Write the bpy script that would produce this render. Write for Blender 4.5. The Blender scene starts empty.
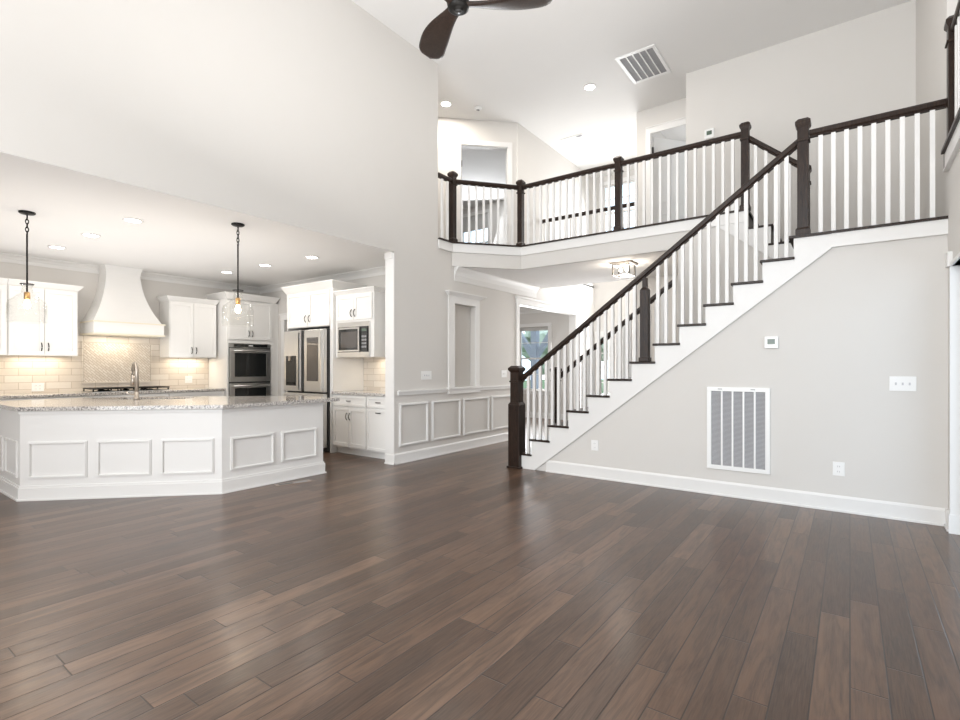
import bpy, bmesh, math, random
from mathutils import Vector, Matrix
random.seed(7)
SC = bpy.context.scene
COL = SC.collection
PI = math.pi

# ------------------------------------------------------------------ camera
YAW = math.atan(370/508.0)
cam = bpy.data.cameras.new('camera'); cam.sensor_width = 36.0
cam.lens = 508/960*36.0; cam.shift_y = 7/960; cam.clip_start = .05; cam.clip_end = 200
co = bpy.data.objects.new('camera', cam); COL.objects.link(co)
co.location = (0, 0, 1.32); co.rotation_euler = (PI/2, 0, YAW)
SC.camera = co
SC.view_settings.view_transform = 'Standard'; SC.view_settings.look = 'None'
SC.view_settings.gamma = 1; SC.view_settings.use_curve_mapping = False
SC.view_settings.exposure = 0.12

# ------------------------------------------------------------------ world and large lights
w = bpy.data.worlds.new('sky'); SC.world = w; w.use_nodes = True
bg = w.node_tree.nodes['Background']; bg.inputs[0].default_value = (.72, .86, 1, 1); bg.inputs[1].default_value = 2.5

def area(name, loc, aim, sx, sy, power, color=(1, 1, 1), spread=PI):
    l = bpy.data.lights.new(name, 'AREA'); l.shape = 'RECTANGLE'; l.size = sx; l.size_y = sy
    l.energy = power; l.color = color; l.spread = spread
    o = bpy.data.objects.new(name, l); COL.objects.link(o); o.location = loc
    o.rotation_euler = (Vector(aim)-Vector(loc)).to_track_quat('-Z', 'Y').to_euler()
    return o
# daylight through the tall windows of the wall behind the camera
area('daylight_rear', (-2.2, -2.9, 2.7), (-2.2, 3, 2.9), 5.0, 4.6, 330, (1, .985, .97))
# added unseen upward fill, standing in for bounced flash under the high ceiling
area('high_ceiling_fill', (-1.7, 2.9, 3.1), (-1.6, 3.3, 6.0), 4.0, 3.2, 98, (1, .985, .97))
# front windows: foyer, dining room, angled bedroom
area('daylight_foyer', (-4.0, 11.3, 3.9), (-4.0, 6, 2.6), 1.6, 2.6, 95, (.97, .985, 1))
area('daylight_foyer_door', (-4.1, 11.3, 1.3), (-4.1, 6, 1.0), 1.4, 2.0, 75, (.97, .985, 1))
area('daylight_dining', (-7.0, 11.3, 1.5), (-5.6, 6, .9), 2.2, 1.6, 75, (.97, .985, 1))
area('daylight_bedroom', (-8.4, 11.2, 4.8), (-6.5, 8, 4.2), 1.4, 1.6, 110, (.94, .97, 1))
area('kitchen_fill', (-7.2, 2.3, 1.45), (-7.2, 2.31, 3.0), 3.8, 3.6, 42, (1, .985, .97))  # added unseen fill facing up, brightens the kitchen ceiling; no window here
area('bedroom_right_fill', (-1.6, 10.9, 4.6), (-2.4, 9, 4.4), 1.2, 1.2, 40, (.96, .98, 1))  # added fill to brighten the windowless room behind the upper right door

# ------------------------------------------------------------------ materials
def nm(name):
    m = bpy.data.materials.new(name); m.use_nodes = True
    nt = m.node_tree; b = nt.nodes['Principled BSDF']
    return m, nt, b
def setin(b, **k):
    for a, v in k.items():
        a = a.replace('_', ' ')
        if a in b.inputs: b.inputs[a].default_value = v
def plain(name, col, rough=.5, metal=0, bump=0, bscale=200, vary=0, spec=.5, coat=0):
    m, nt, b = nm(name)
    c = tuple(col)+(1,)
    setin(b, Base_Color=c, Roughness=rough, Metallic=metal, Specular_IOR_Level=spec, Coat_Weight=coat)
    tc = nt.nodes.new('ShaderNodeTexCoord')
    n = nt.nodes.new('ShaderNodeTexNoise'); n.inputs['Scale'].default_value = bscale
    nt.links.new(tc.outputs['Object'], n.inputs['Vector'])
    if bump:
        bp = nt.nodes.new('ShaderNodeBump'); bp.inputs['Strength'].default_value = bump; bp.inputs['Distance'].default_value = .002
        nt.links.new(n.outputs[0], bp.inputs['Height']); nt.links.new(bp.outputs[0], b.inputs['Normal'])
    n2 = nt.nodes.new('ShaderNodeTexNoise'); n2.inputs['Scale'].default_value = 3
    nt.links.new(tc.outputs['Object'], n2.inputs['Vector'])
    mx = nt.nodes.new('ShaderNodeMix'); mx.data_type = 'RGBA'
    v = 1-max(vary, .02)
    mx.inputs[6].default_value = c; mx.inputs[7].default_value = (c[0]*v, c[1]*v, c[2]*v, 1)
    nt.links.new(n2.outputs[0], mx.inputs[0]); nt.links.new(mx.outputs[2], b.inputs['Base Color'])
    return m
def emit(name, col, s):
    m, nt, b = nm(name)
    setin(b, Base_Color=(1, 1, 1, 1), Emission_Color=tuple(col)+(1,), Emission_Strength=s)
    return m

M = {}
M['wall'] = plain('greige_wall_paint', (.70, .677, .647), .75, bump=.08, bscale=260, spec=.25)
M['ceil'] = plain('ceiling_paint', (.84, .83, .815), .85, bump=.05, bscale=200, spec=.2)
M['white'] = plain('white_trim_paint', (.81, .80, .785), .35, spec=.35)
M['cab'] = plain('white_cabinet_paint', (.81, .80, .78), .35, spec=.35)
M['black'] = plain('black_iron', (.012, .011, .010), .4, metal=.6)
M['steel'] = plain('brushed_stainless_steel', (.68, .67, .65), .3, metal=1, bump=.05, bscale=90)
M['chrome'] = plain('satin_nickel', (.50, .45, .40), .34, metal=1)
M['brass'] = plain('brass', (.75, .45, .18), .3, metal=1)
M['bglass'] = plain('black_glass', (.012, .013, .013), .06, spec=.7)
M['mirror'] = plain('smoked_screen_glass', (.09, .08, .075), .06, spec=.9, metal=.25)
M['darkside'] = plain('black_fridge_side', (.02, .02, .02), .35)
M['plastic'] = plain('white_plastic', (.88, .88, .87), .3)
M['grillegrey'] = plain('grey_filter_media', (.36, .36, .37), .8, vary=.25)
M['mesh'] = plain('pale_grey_louver', (.60, .60, .62), .7)  # one even pale grey for the louvers and three-gang toggles
M['lcd'] = plain('thermostat_display', (.10, .14, .11), .2)
M['mahog'] = plain('mahogany_door_stain', (.20, .03, .018), .35)
M['sink'] = plain('sink_steel', (.30, .27, .24), .3, metal=1)
M['glow'] = emit('lamp_lens', (1, .96, .90), 14)
M['bulb'] = emit('bulb_glow', (1, .72, .42), 16)
M['panelglow'] = emit('flush_lamp_glow', (1, .9, .78), 3.0)
M['shade'] = plain('grey_window_shade', (.55, .54, .52), .9)
M['post'] = plain('weathered_porch_timber', (.36, .37, .42), .8, bump=.3, bscale=40)
M['grass'] = plain('lawn_grass', (.12, .20, .07), .9, vary=.5)
M['leaf'] = plain('tree_leaves', (.56, .62, .50), .8, vary=.5)
M['bark'] = plain('tree_bark', (.12, .09, .06), .9)
M['cream'] = plain('cream_hood_edge', (.80, .74, .60), .45)

def coords(nt, expr):
    tc = nt.nodes.new('ShaderNodeTexCoord'); s = nt.nodes.new('ShaderNodeSeparateXYZ')
    nt.links.new(tc.outputs['Object'], s.inputs[0]); return s, tc
def mth(nt, op, a, b=None, c=None):
    n = nt.nodes.new('ShaderNodeMath'); n.operation = op
    for i, v in enumerate((a, b, c)):
        if v is None: continue
        if isinstance(v, (int, float)): n.inputs[i].default_value = v
        else: nt.links.new(v, n.inputs[i])
    return n.outputs[0]
def comb(nt, x=0, y=0, z=0):
    n = nt.nodes.new('ShaderNodeCombineXYZ')
    for i, v in enumerate((x, y, z)):
        if isinstance(v, (int, float)): n.inputs[i].default_value = v
        else: nt.links.new(v, n.inputs[i])
    return n.outputs[0]
def ramp(nt, fac, stops):
    r = nt.nodes.new('ShaderNodeValToRGB'); nt.links.new(fac, r.inputs[0])
    e = r.color_ramp.elements
    while len(e) < len(stops): e.new(.5)
    for i, (p, c) in enumerate(stops): e[i].position = p; e[i].color = tuple(c)+(1,)
    return r.outputs[0]
def mixc(nt, f, a, b, blend='MIX'):
    n = nt.nodes.new('ShaderNodeMix'); n.data_type = 'RGBA'; n.blend_type = blend
    for i, v in ((0, f), (6, a), (7, b)):
        if isinstance(v, (int, float)): n.inputs[i].default_value = v
        elif isinstance(v, tuple): n.inputs[i].default_value = v
        else: nt.links.new(v, n.inputs[i])
    return n.outputs[2]
def noise(nt, vec, scale, detail=3, rough=.5, dist=0):
    n = nt.nodes.new('ShaderNodeTexNoise'); nt.links.new(vec, n.inputs['Vector'])
    n.inputs['Scale'].default_value = scale; n.inputs['Detail'].default_value = detail
    n.inputs['Roughness'].default_value = rough; n.inputs['Distortion'].default_value = dist
    return n.outputs[0]

def floor_mat():
    m, nt, b = nm('hand_scraped_hardwood')
    s, tc = coords(nt, None)
    X, Y = s.outputs[0], s.outputs[1]
    W, Ln = .128, 1.25
    u = mth(nt, 'DIVIDE', X, W); row = mth(nt, 'FLOOR', u); fu = mth(nt, 'FRACT', u)
    wn = nt.nodes.new('ShaderNodeTexWhiteNoise'); wn.noise_dimensions = '1D'; nt.links.new(row, wn.inputs['W'])
    off = mth(nt, 'MULTIPLY', wn.outputs['Value'], 7.3)
    wn3 = nt.nodes.new('ShaderNodeTexWhiteNoise'); wn3.noise_dimensions = '1D'
    nt.links.new(mth(nt, 'ADD', row, 311.7), wn3.inputs['W'])
    ln = mth(nt, 'ADD', mth(nt, 'MULTIPLY', wn3.outputs['Value'], .7), .85)
    v = mth(nt, 'DIVIDE', mth(nt, 'ADD', Y, off), ln); colm = mth(nt, 'FLOOR', v); fv = mth(nt, 'FRACT', v)
    w2 = nt.nodes.new('ShaderNodeTexWhiteNoise'); w2.noise_dimensions = '3D'
    nt.links.new(comb(nt, row, colm, 0), w2.inputs['Vector'])
    rnd = w2.outputs['Value']
    # grain
    gv = comb(nt, mth(nt, 'MULTIPLY', X, 9.0), mth(nt, 'ADD', mth(nt, 'MULTIPLY', Y, .9), mth(nt, 'MULTIPLY', rnd, 40)), rnd)
    g1 = noise(nt, gv, 2.2, 5, .6, 1.2)
    g2 = noise(nt, comb(nt, mth(nt, 'MULTIPLY', X, 60.0), mth(nt, 'MULTIPLY', Y, 2.5), rnd), 3, 3, .6)
    base = ramp(nt, rnd, [(0, (.052, .027, .016)), (.35, (.083, .045, .027)), (.7, (.118, .066, .041)), (1, (.160, .094, .060))])
    dark = mixc(nt, ramp(nt, g1, [(.36, (.62, .62, .62)), (.6, (0, 0, 0))]), base, (.020, .011, .008, 1))
    c = mixc(nt, mth(nt, 'MULTIPLY', ramp(nt, g2, [(.35, (.0, .0, .0)), (.75, (1, 1, 1))]), .28), dark, (.19, .125, .09, 1))
    # knots
    vo = nt.nodes.new('ShaderNodeTexVoronoi'); vo.inputs['Scale'].default_value = 1.0
    nt.links.new(comb(nt, mth(nt, 'MULTIPLY', X, 3.4), mth(nt, 'MULTIPLY', Y, 1.5), 0), vo.inputs['Vector'])
    kn = ramp(nt, vo.outputs['Distance'], [(.02, (1, 1, 1)), (.07, (0, 0, 0))])
    c = mixc(nt, mth(nt, 'MULTIPLY', kn, .75), c, (.03, .018, .014, 1))
    # seams
    su = mth(nt, 'MINIMUM', fu, mth(nt, 'SUBTRACT', 1, fu)); su = mth(nt, 'MULTIPLY', su, W)
    sv = mth(nt, 'MULTIPLY', mth(nt, 'MINIMUM', fv, mth(nt, 'SUBTRACT', 1, fv)), ln)
    sm = mth(nt, 'MINIMUM', su, sv)
    seam = ramp(nt, mth(nt, 'DIVIDE', sm, .004), [(.25, (0, 0, 0)), (1, (1, 1, 1))])
    c = mixc(nt, mth(nt, 'SUBTRACT', 1, seam), c, (.022, .014, .011, 1))
    nt.links.new(c, b.inputs['Base Color'])
    # scraped surface
    rip = noise(nt, comb(nt, mth(nt, 'MULTIPLY', X, 14.0), mth(nt, 'ADD', mth(nt, 'MULTIPLY', Y, 3.0), mth(nt, 'MULTIPLY', rnd, 20)), 0), 1.6, 2, .5)
    hgt = mth(nt, 'ADD', mth(nt, 'MULTIPLY', rip, .5), mth(nt, 'MULTIPLY', seam, .45))
    tilt = mth(nt, 'MULTIPLY', mth(nt, 'MULTIPLY', mth(nt, 'SUBTRACT', rnd, .5), fu), .35)
    hgt = mth(nt, 'ADD', hgt, tilt)
    hgt = mth(nt, 'ADD', hgt, mth(nt, 'MULTIPLY', g2, .12))
    bp = nt.nodes.new('ShaderNodeBump'); bp.inputs['Strength'].default_value = .5; bp.inputs['Distance'].default_value = .003
    nt.links.new(hgt, bp.inputs['Height']); nt.links.new(bp.outputs[0], b.inputs['Normal'])
    rr = mth(nt, 'ADD', mth(nt, 'MULTIPLY', g1, .08), .285)
    nt.links.new(rr, b.inputs['Roughness']); setin(b, Specular_IOR_Level=.36, Coat_Weight=.22, Coat_Roughness=.19); nt.links.new(bp.outputs[0], b.inputs['Coat Normal'])
    return m
M['floor'] = floor_mat()

def wood_mat():
    m, nt, b = nm('dark_stained_oak')
    tc = nt.nodes.new('ShaderNodeTexCoord'); mp = nt.nodes.new('ShaderNodeMapping')
    mp.inputs['Scale'].default_value = (18, 18, 2.2); nt.links.new(tc.outputs['Object'], mp.inputs[0])
    n = noise(nt, mp.outputs[0], 3, 5, .65, 1.5)
    c = ramp(nt, n, [(.35, (.009, .005, .004)), (.55, (.026, .014, .009)), (.75, (.052, .030, .020))])
    nt.links.new(c, b.inputs['Base Color']); setin(b, Roughness=.36, Specular_IOR_Level=.3)
    bp = nt.nodes.new('ShaderNodeBump'); bp.inputs['Strength'].default_value = .25; bp.inputs['Distance'].default_value = .002
    nt.links.new(n, bp.inputs['Height']); nt.links.new(bp.outputs[0], b.inputs['Normal'])
    return m
M['wood'] = wood_mat()

def granite_mat():
    m, nt, b = nm('speckled_granite')
    tc = nt.nodes.new('ShaderNodeTexCoord'); v = tc.outputs['Object']
    n1 = noise(nt, v, 55, 4, .7); n2 = noise(nt, v, 9, 3, .6)
    c = ramp(nt, n1, [(.36, (.03, .03, .035)), (.45, (.26, .25, .25)), (.53, (.62, .59, .56)), (.7, (.82, .80, .77))])
    c = mixc(nt, mth(nt, 'MULTIPLY', n2, .45), c, (.52, .47, .42, 1))
    nt.links.new(c, b.inputs['Base Color']); setin(b, Roughness=.10, Specular_IOR_Level=.6)
    return m
M['granite'] = granite_mat()

def tile_mat(name, facing, bw, bh, herring=False):
    m, nt, b = nm(name)
    s, tc = coords(nt, None)
    a = s.outputs[1] if facing == 'x' else s.outputs[0]
    vec = comb(nt, a, s.outputs[2], 0)
    if herring:
        mp = nt.nodes.new('ShaderNodeMapping'); mp.inputs['Rotation'].default_value = (0, 0, PI/4)
        nt.links.new(vec, mp.inputs[0]); vec = mp.outputs[0]
    br = nt.nodes.new('ShaderNodeTexBrick'); nt.links.new(vec, br.inputs['Vector'])
    br.inputs['Color1'].default_value = (.68, .61, .53, 1); br.inputs['Color2'].default_value = (.80, .75, .68, 1)
    br.inputs['Mortar'].default_value = (.50, .43, .35, 1); br.inputs['Scale'].default_value = 1
    br.inputs['Mortar Size'].default_value = .004; br.inputs['Brick Width'].default_value = bw; br.inputs['Row Height'].default_value = bh
    n = noise(nt, tc.outputs['Object'], 16, 4, .6)
    c = mixc(nt, mth(nt, 'MULTIPLY', n, .35), br.outputs['Color'], (.58, .50, .42, 1))
    nt.links.new(c, b.inputs['Base Color']); setin(b, Roughness=.45)
    bp = nt.nodes.new('ShaderNodeBump'); bp.inputs['Strength'].default_value = .4; bp.inputs['Distance'].default_value = .003
    nt.links.new(br.outputs['Fac'], bp.inputs['Height']); bp.invert = True; nt.links.new(bp.outputs[0], b.inputs['Normal'])
    return m
M['tilex'] = tile_mat('travertine_brick_tile', 'x', .30, .10)
M['tiley'] = tile_mat('travertine_brick_tile_side', 'y', .30, .10)
M['tileh'] = tile_mat('herringbone_travertine_tile', 'x', .09, .03, True)

def glass_mat(name, tint=(1, 1, 1), rough=0.0, ior=1.45, k=1.0):
    m = bpy.data.materials.new(name); m.use_nodes = True; nt = m.node_tree
    nt.nodes.remove(nt.nodes['Principled BSDF'])
    out = nt.nodes['Material Output']
    t = nt.nodes.new('ShaderNodeBsdfTransparent'); t.inputs[0].default_value = tuple(tint)+(1,)
    g = nt.nodes.new('ShaderNodeBsdfGlossy'); g.inputs['Roughness'].default_value = rough
    f = nt.nodes.new('ShaderNodeFresnel'); f.inputs[0].default_value = ior
    fm = mth(nt, 'MULTIPLY', f.outputs[0], k)
    mx = nt.nodes.new('ShaderNodeMixShader'); nt.links.new(fm, mx.inputs[0])
    nt.links.new(t.outputs[0], mx.inputs[1]); nt.links.new(g.outputs[0], mx.inputs[2]); nt.links.new(mx.outputs[0], out.inputs[0])
    return m
M['glass'] = glass_mat('window_glass', (.97, .985, .985))
def jar_mat():
    m = bpy.data.materials.new('clear_pendant_glass'); m.use_nodes = True; nt = m.node_tree
    nt.nodes.remove(nt.nodes['Principled BSDF']); out = nt.nodes['Material Output']
    t = nt.nodes.new('ShaderNodeBsdfTransparent'); t.inputs[0].default_value = (.975, .975, .97, 1)
    g = nt.nodes.new('ShaderNodeBsdfGlossy'); g.inputs['Roughness'].default_value = .04
    lw = nt.nodes.new('ShaderNodeLayerWeight'); lw.inputs[0].default_value = .22
    fm = mth(nt, 'MULTIPLY', lw.outputs['Facing'], .30)
    mx = nt.nodes.new('ShaderNodeMixShader'); nt.links.new(fm, mx.inputs[0])
    nt.links.new(t.outputs[0], mx.inputs[1]); nt.links.new(g.outputs[0], mx.inputs[2]); nt.links.new(mx.outputs[0], out.inputs[0])
    return m
M['jar'] = jar_mat()

# ------------------------------------------------------------------ mesh helpers
class MB:
    def __init__(s): s.bm = bmesh.new()
    def hexa(s, p):
        v = [s.bm.verts.new(q) for q in p]
        for f in ((0, 3, 2, 1), (4, 5, 6, 7), (0, 1, 5, 4), (1, 2, 6, 5), (2, 3, 7, 6), (3, 0, 4, 7)): s.bm.faces.new([v[i] for i in f])
        return s
    def box(s, x0, x1, y0, y1, z0, z1):
        return s.hexa([(x0, y0, z0), (x1, y0, z0), (x1, y1, z0), (x0, y1, z0), (x0, y0, z1), (x1, y0, z1), (x1, y1, z1), (x0, y1, z1)])
    def cbox(s, cx, cy, wx, wy, z0, z1): return s.box(cx-wx/2, cx+wx/2, cy-wy/2, cy+wy/2, z0, z1)
    def frus(s, a, b, z0, z1):   # rectangles (x0,x1,y0,y1)
        return s.hexa([(a[0], a[2], z0), (a[1], a[2], z0), (a[1], a[3], z0), (a[0], a[3], z0), (b[0], b[2], z1), (b[1], b[2], z1), (b[1], b[3], z1), (b[0], b[3], z1)])
    def prism(s, poly, z0, z1):
        n = len(poly); a = [s.bm.verts.new((x, y, z0)) for x, y in poly]; b = [s.bm.verts.new((x, y, z1)) for x, y in poly]
        s.bm.faces.new(a[::-1]); s.bm.faces.new(b)
        for i in range(n): s.bm.faces.new((a[i], a[(i+1) % n], b[(i+1) % n], b[i]))
        return s
    def xz(s, poly, y0, y1):
        n = len(poly); a = [s.bm.verts.new((x, y0, z)) for x, z in poly]; b = [s.bm.verts.new((x, y1, z)) for x, z in poly]
        s.bm.faces.new(a); s.bm.faces.new(b[::-1])
        for i in range(n): s.bm.faces.new((a[(i+1) % n], a[i], b[i], b[(i+1) % n]))
        return s
    def yz(s, poly, x0, x1):
        n = len(poly); a = [s.bm.verts.new((x0, y, z)) for y, z in poly]; b = [s.bm.verts.new((x1, y, z)) for y, z in poly]
        s.bm.faces.new(a[::-1]); s.bm.faces.new(b)
        for i in range(n): s.bm.faces.new((a[i], a[(i+1) % n], b[(i+1) % n], b[i]))
        return s
    def fb(s, F, a0, a1, d0, d1, z0, z1):   # box in a frame F=(origin xy, right xy, out xy)
        o, r, n = F
        P = lambda a, d, z: (o[0]+r[0]*a+n[0]*d, o[1]+r[1]*a+n[1]*d, z)
        return s.hexa([P(a0, d0, z0), P(a1, d0, z0), P(a1, d1, z0), P(a0, d1, z0), P(a0, d0, z1), P(a1, d0, z1), P(a1, d1, z1), P(a0, d1, z1)])
    def ffrus(s, F, A, B, z0, z1):
        o, r, n = F
        P = lambda a, d, z: (o[0]+r[0]*a+n[0]*d, o[1]+r[1]*a+n[1]*d, z)
        return s.hexa([P(A[0], A[2], z0), P(A[1], A[2], z0), P(A[1], A[3], z0), P(A[0], A[3], z0), P(B[0], B[2], z1), P(B[1], B[2], z1), P(B[1], B[3], z1), P(B[0], B[3], z1)])
    def frame(s, F, a0, a1, d0, d1, z0, z1, t):   # a rectangular moulding ring
        s.fb(F, a0, a1, d0, d1, z0, z0+t); s.fb(F, a0, a1, d0, d1, z1-t, z1)
        s.fb(F, a0, a0+t, d0, d1, z0+t, z1-t); s.fb(F, a1-t, a1, d0, d1, z0+t, z1-t); return s
    def tube(s, pts, r, n=10, cap=True):
        pts = [Vector(p) for p in pts]; rings = []
        for i, p in enumerate(pts):
            d = (pts[min(i+1, len(pts)-1)]-pts[max(i-1, 0)]).normalized()
            u = d.cross(Vector((0, 0, 1)))
            if u.length < .05: u = d.cross(Vector((1, 0, 0)))
            u.normalize(); v = d.cross(u)
            rr = r[i] if isinstance(r, (list, tuple)) else r
            rings.append([s.bm.verts.new(p+u*math.cos(2*PI*k/n)*rr+v*math.sin(2*PI*k/n)*rr) for k in range(n)])
        for a, b in zip(rings, rings[1:]):
            for k in range(n):
                f = s.bm.faces.new((a[k], a[(k+1) % n], b[(k+1) % n], b[k])); f.smooth = True
        if cap: s.bm.faces.new(rings[0][::-1]); s.bm.faces.new(rings[-1])
        return s
    def lathe(s, c, prof, n=32, close=False):   # prof [(r,z)]
        rings = []
        for r, z in prof:
            rings.append([s.bm.verts.new((c[0]+r*math.cos(2*PI*k/n), c[1]+r*math.sin(2*PI*k/n), z)) for k in range(n)])
        pr_ = list(zip(rings, rings[1:]))
        if close: pr_.append((rings[-1], rings[0]))
        for a, b in pr_:
            for k in range(n):
                f = s.bm.faces.new((a[k], a[(k+1) % n], b[(k+1) % n], b[k])); f.smooth = True
        if not close:
            if prof[0][0] > 1e-4: s.bm.faces.new(rings[0][::-1])
            if prof[-1][0] > 1e-4: s.bm.faces.new(rings[-1])
        return s

def make(name, mb, mat, parent=None, bevel=0, origin=None):
    bm = mb.bm
    bmesh.ops.recalc_face_normals(bm, faces=bm.faces)
    me = bpy.data.meshes.new(name); o = bpy.data.objects.new(name, me); COL.objects.link(o)
    if parent is not None:
        base = Vector((0, 0, 0)); p = parent
        while p is not None: base += p.location; p = p.parent
        cs = [v.co for v in bm.verts]
        c = Vector(((min(v.x for v in cs)+max(v.x for v in cs))/2, (min(v.y for v in cs)+max(v.y for v in cs))/2, min(v.z for v in cs)))
        if origin == 'world': c = base
        o.parent = parent; o.location = c-base
        bmesh.ops.translate(bm, verts=bm.verts, vec=-c)
    elif origin == 'world': pass
    else:
        cs = [v.co for v in bm.verts]
        c = Vector(((min(v.x for v in cs)+max(v.x for v in cs))/2, (min(v.y for v in cs)+max(v.y for v in cs))/2, min(v.z for v in cs)))
        bmesh.ops.translate(bm, verts=bm.verts, vec=-c); o.location = c
    bm.to_mesh(me); bm.free(); me.materials.append(M[mat] if isinstance(mat, str) else mat)
    if bevel:
        b = o.modifiers.new('bevel', 'BEVEL'); b.width = bevel; b.segments = 2; b.limit_method = 'ANGLE'
    return o
def thing(name, label, cat, loc, group=None):
    o = bpy.data.objects.new(name, None); COL.objects.link(o); o.location = loc; o.empty_display_size = .1
    o['label'] = label; o['category'] = cat
    if group: o['group'] = group
    return o
def tag(o, label, cat, group=None):
    o['label'] = label; o['category'] = cat
    if group: o['group'] = group
    return o
def struct(name, mb, mat, parent=None, origin='world', bevel=0):
    o = make(name, mb, mat, parent, bevel, origin)
    if parent is None: o['kind'] = 'structure'
    return o
def dup(root, loc, label=None):
    def cp(o, par):
        c = o.copy(); COL.objects.link(c)
        if par is not None: c.parent = par
        for ch in list(o.children): cp(ch, c)
        return c
    r = cp(root, None); r.location = loc
    if label: r['label'] = label
    return r

# frames: F=(origin, right, out)
FX = lambda x: ((x, 0), (0, 1), (1, 0))       # a face looking towards +X, right = +Y
FY = lambda y: ((0, y), (1, 0), (0, -1))      # a face looking towards -Y, right = +X

# ------------------------------------------------------------------ structure
L, R, S, G = -4.98, .655, 5.69, 6.95      # left wall, right wall, stair wall, gallery edge
H1, ZU, H2 = 2.88, 3.25, 5.85             # lower ceiling, upper floor, high ceiling
HW, FW = -9.45, 5.57                      # hood wall, fridge wall
FR = 11.5                                 # front wall

struct('floor', MB().box(-10.2, 3.2, -3.2, FR+.2, -.1, 0), 'floor')
struct('ceiling', MB().box(-10.2, 3.2, -3.2, FR+.2, H2, H2+.1), 'ceil')
struct('ceiling_kitchen', MB().box(HW-.2, L-.15, -3.2, FW+.1, H1, H1+.12).box(L-.15, L-.001, -3.2, 4.87, H1, H1+.003), 'ceil')
# wall dividing living room and kitchen: header band, pier, lower wall with niche, dining opening
m = MB()
m.box(L-.15, L, -3.2, 4.87, H1+.004, H2)
m.box(L-.15, L, 4.87, 5.77, 0, H2)
m.box(L-.15, L, 5.77, 6.15, 0, H1+.34)
m.box(L-.15, L, 6.15, 6.70, 0, 1.008); m.box(L-.15, L, 6.15, 6.70, 2.31, H1+.1)
m.box(L-.2, L-.10, 6.15, 6.70, 1.008, 2.31)
m.box(L-.15, L, 6.70, 8.06, 0, H1+.1)
m.box(L-.15, L, 8.06, 10.46, 2.50, H1+.1)
m.box(L-.15, L, 8.06, 10.46, H1+.1, H2); m.box(L-.15, L, 8.03, 8.06, H1+.1, H2)
m.box(L-.15, L, 10.46, FR, 0, H2)
wl = struct('wall_left', m, 'wall')
struct('wall_kitchen_back', MB().box(HW-.12, HW, -3.2, FW+.1, 0, H1), 'wall')
m = MB(); m.box(HW, -8.60, FW, FW+.12, 0, H1); m.box(-8.60, -7.72, FW, FW+.12, 2.2, H1); m.box(-7.72, L-.15, FW, FW+.12, 0, H1)
struct('wall_kitchen_side', m, 'wall')
struct('wall_pantry', MB().box(-8.9, -7.5, 7.3, 7.4, 0, H1), 'wall')
# stair wall under the first flight
slope = lambda x: .655+(x+2.439)*.772 - .02
m = MB().xz([(-3.28, 0), (R, 0), (R, 2.45), (-.14, 2.45), (-.456, slope(-.456)+.05), (-3.20, .10)], S, S+.10)
struct('wall_stair', m, 'wall')
struct('wall_right_lower', MB().box(R, R+.2, 5.49, G+1.27, 0, 2.96).box(R, R+.2, -3.2, 4.20, 0, 2.96).box(R, R+.2, 4.20, 5.49, 2.12, 2.96), 'wall')
struct('wall_right_upper', MB().box(R, R+.12, 5.74, 8.22, 2.96, H2), 'wall')
m = MB().box(R+.12, 2.8, 5.74, 5.86, 3.1, H2).box(2.7, 2.8, -3.2, 5.74, 3.1, H2)
struct('wall_loft', m, 'wall')
struct('floor_loft', MB().box(R-.02, 2.8, -3.2, 5.74, 2.96, 3.10), 'floor')
struct('wall_landing_back', MB().box(-2.05, R+.12, 8.22, 8.34, 0, H2), 'wall')
m = MB().xz([(-1.83, 0), (-.46, 0), (-.46, 2.42), (-1.34, 3.10), (-1.83, 3.10)], G, G+.1)
m.box(-1.83, -1.73, G+.1, 8.22, 0, 3.0)
struct('wall_under_gallery', m, 'wall')
# gallery bridge
edge = [(L, 5.77), (L, 6.10), (-4.25, G), (-1.0, G)]
poly = [(-7.4, 5.77), (L, 5.77), (L, 6.10), (-4.25, G), (-1.0, G), (-1.0, 8.22), (-2.05, 8.22), (-2.05, 8.9), (L, 8.9), (L, FR), (-7.4, FR), (-10.1, FR), (-10.1, 5.77)]
struct('floor_gallery', MB().prism(poly, H1+.34, ZU), 'wood')
poly2 = [(L, 6.12), (-4.26, G+.01), (-1.83, G+.01), (-1.83, 8.9), (L, 8.9)]
struct('ceiling_hall', MB().prism(poly2, H1, H1+.33), 'ceil')
struct('ceiling_dining', MB().box(-10.1, L-.15, 8.02, FR, H1, H1+.33), 'ceil')
# upper 45 degree bedroom wall with door, upper right bedroom wall with door
D45 = ((-4.98, 8.05), (.70711, .70711), (.70711, -.70711))
m = MB(); m.fb(D45, -.14-.06, 0, -.12, 0, ZU, H2); m.fb(D45, -1.08, -.20, -.12, 0, 5.38, H2); m.fb(D45, -2.4, -1.08, -.12, 0, ZU, H2)
struct('wall_bedroom_angled', m, 'wall')
m = MB().box(-3.07, -2.83, 8.95, 9.07, 0, H2).box(-2.83, -2.0, 8.95, 9.07, 5.47, H2).box(-2.0, -1.8, 8.95, 9.07, 0, H2).box(-2.83, -2.0, 8.95, 9.07, 0, ZU)
m.box(-3.07, -2.95, 9.07, FR, 0, H2)
m.box(-2.05, -1.93, 8.34, 8.95, 0, H2)
struct('wall_foyer_right', m, 'wall')
struct('wall_bedroom_right', MB().box(-2.95, .8, 11.0, 11.1, 3.2, H2).box(-.4, -.3, 9.07, 11.0, 3.2, H2), 'wall')
struct('floor_bedroom_right', MB().box(-2.95, -.3, 9.0, 11.0, 3.1, ZU), 'floor')
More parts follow.
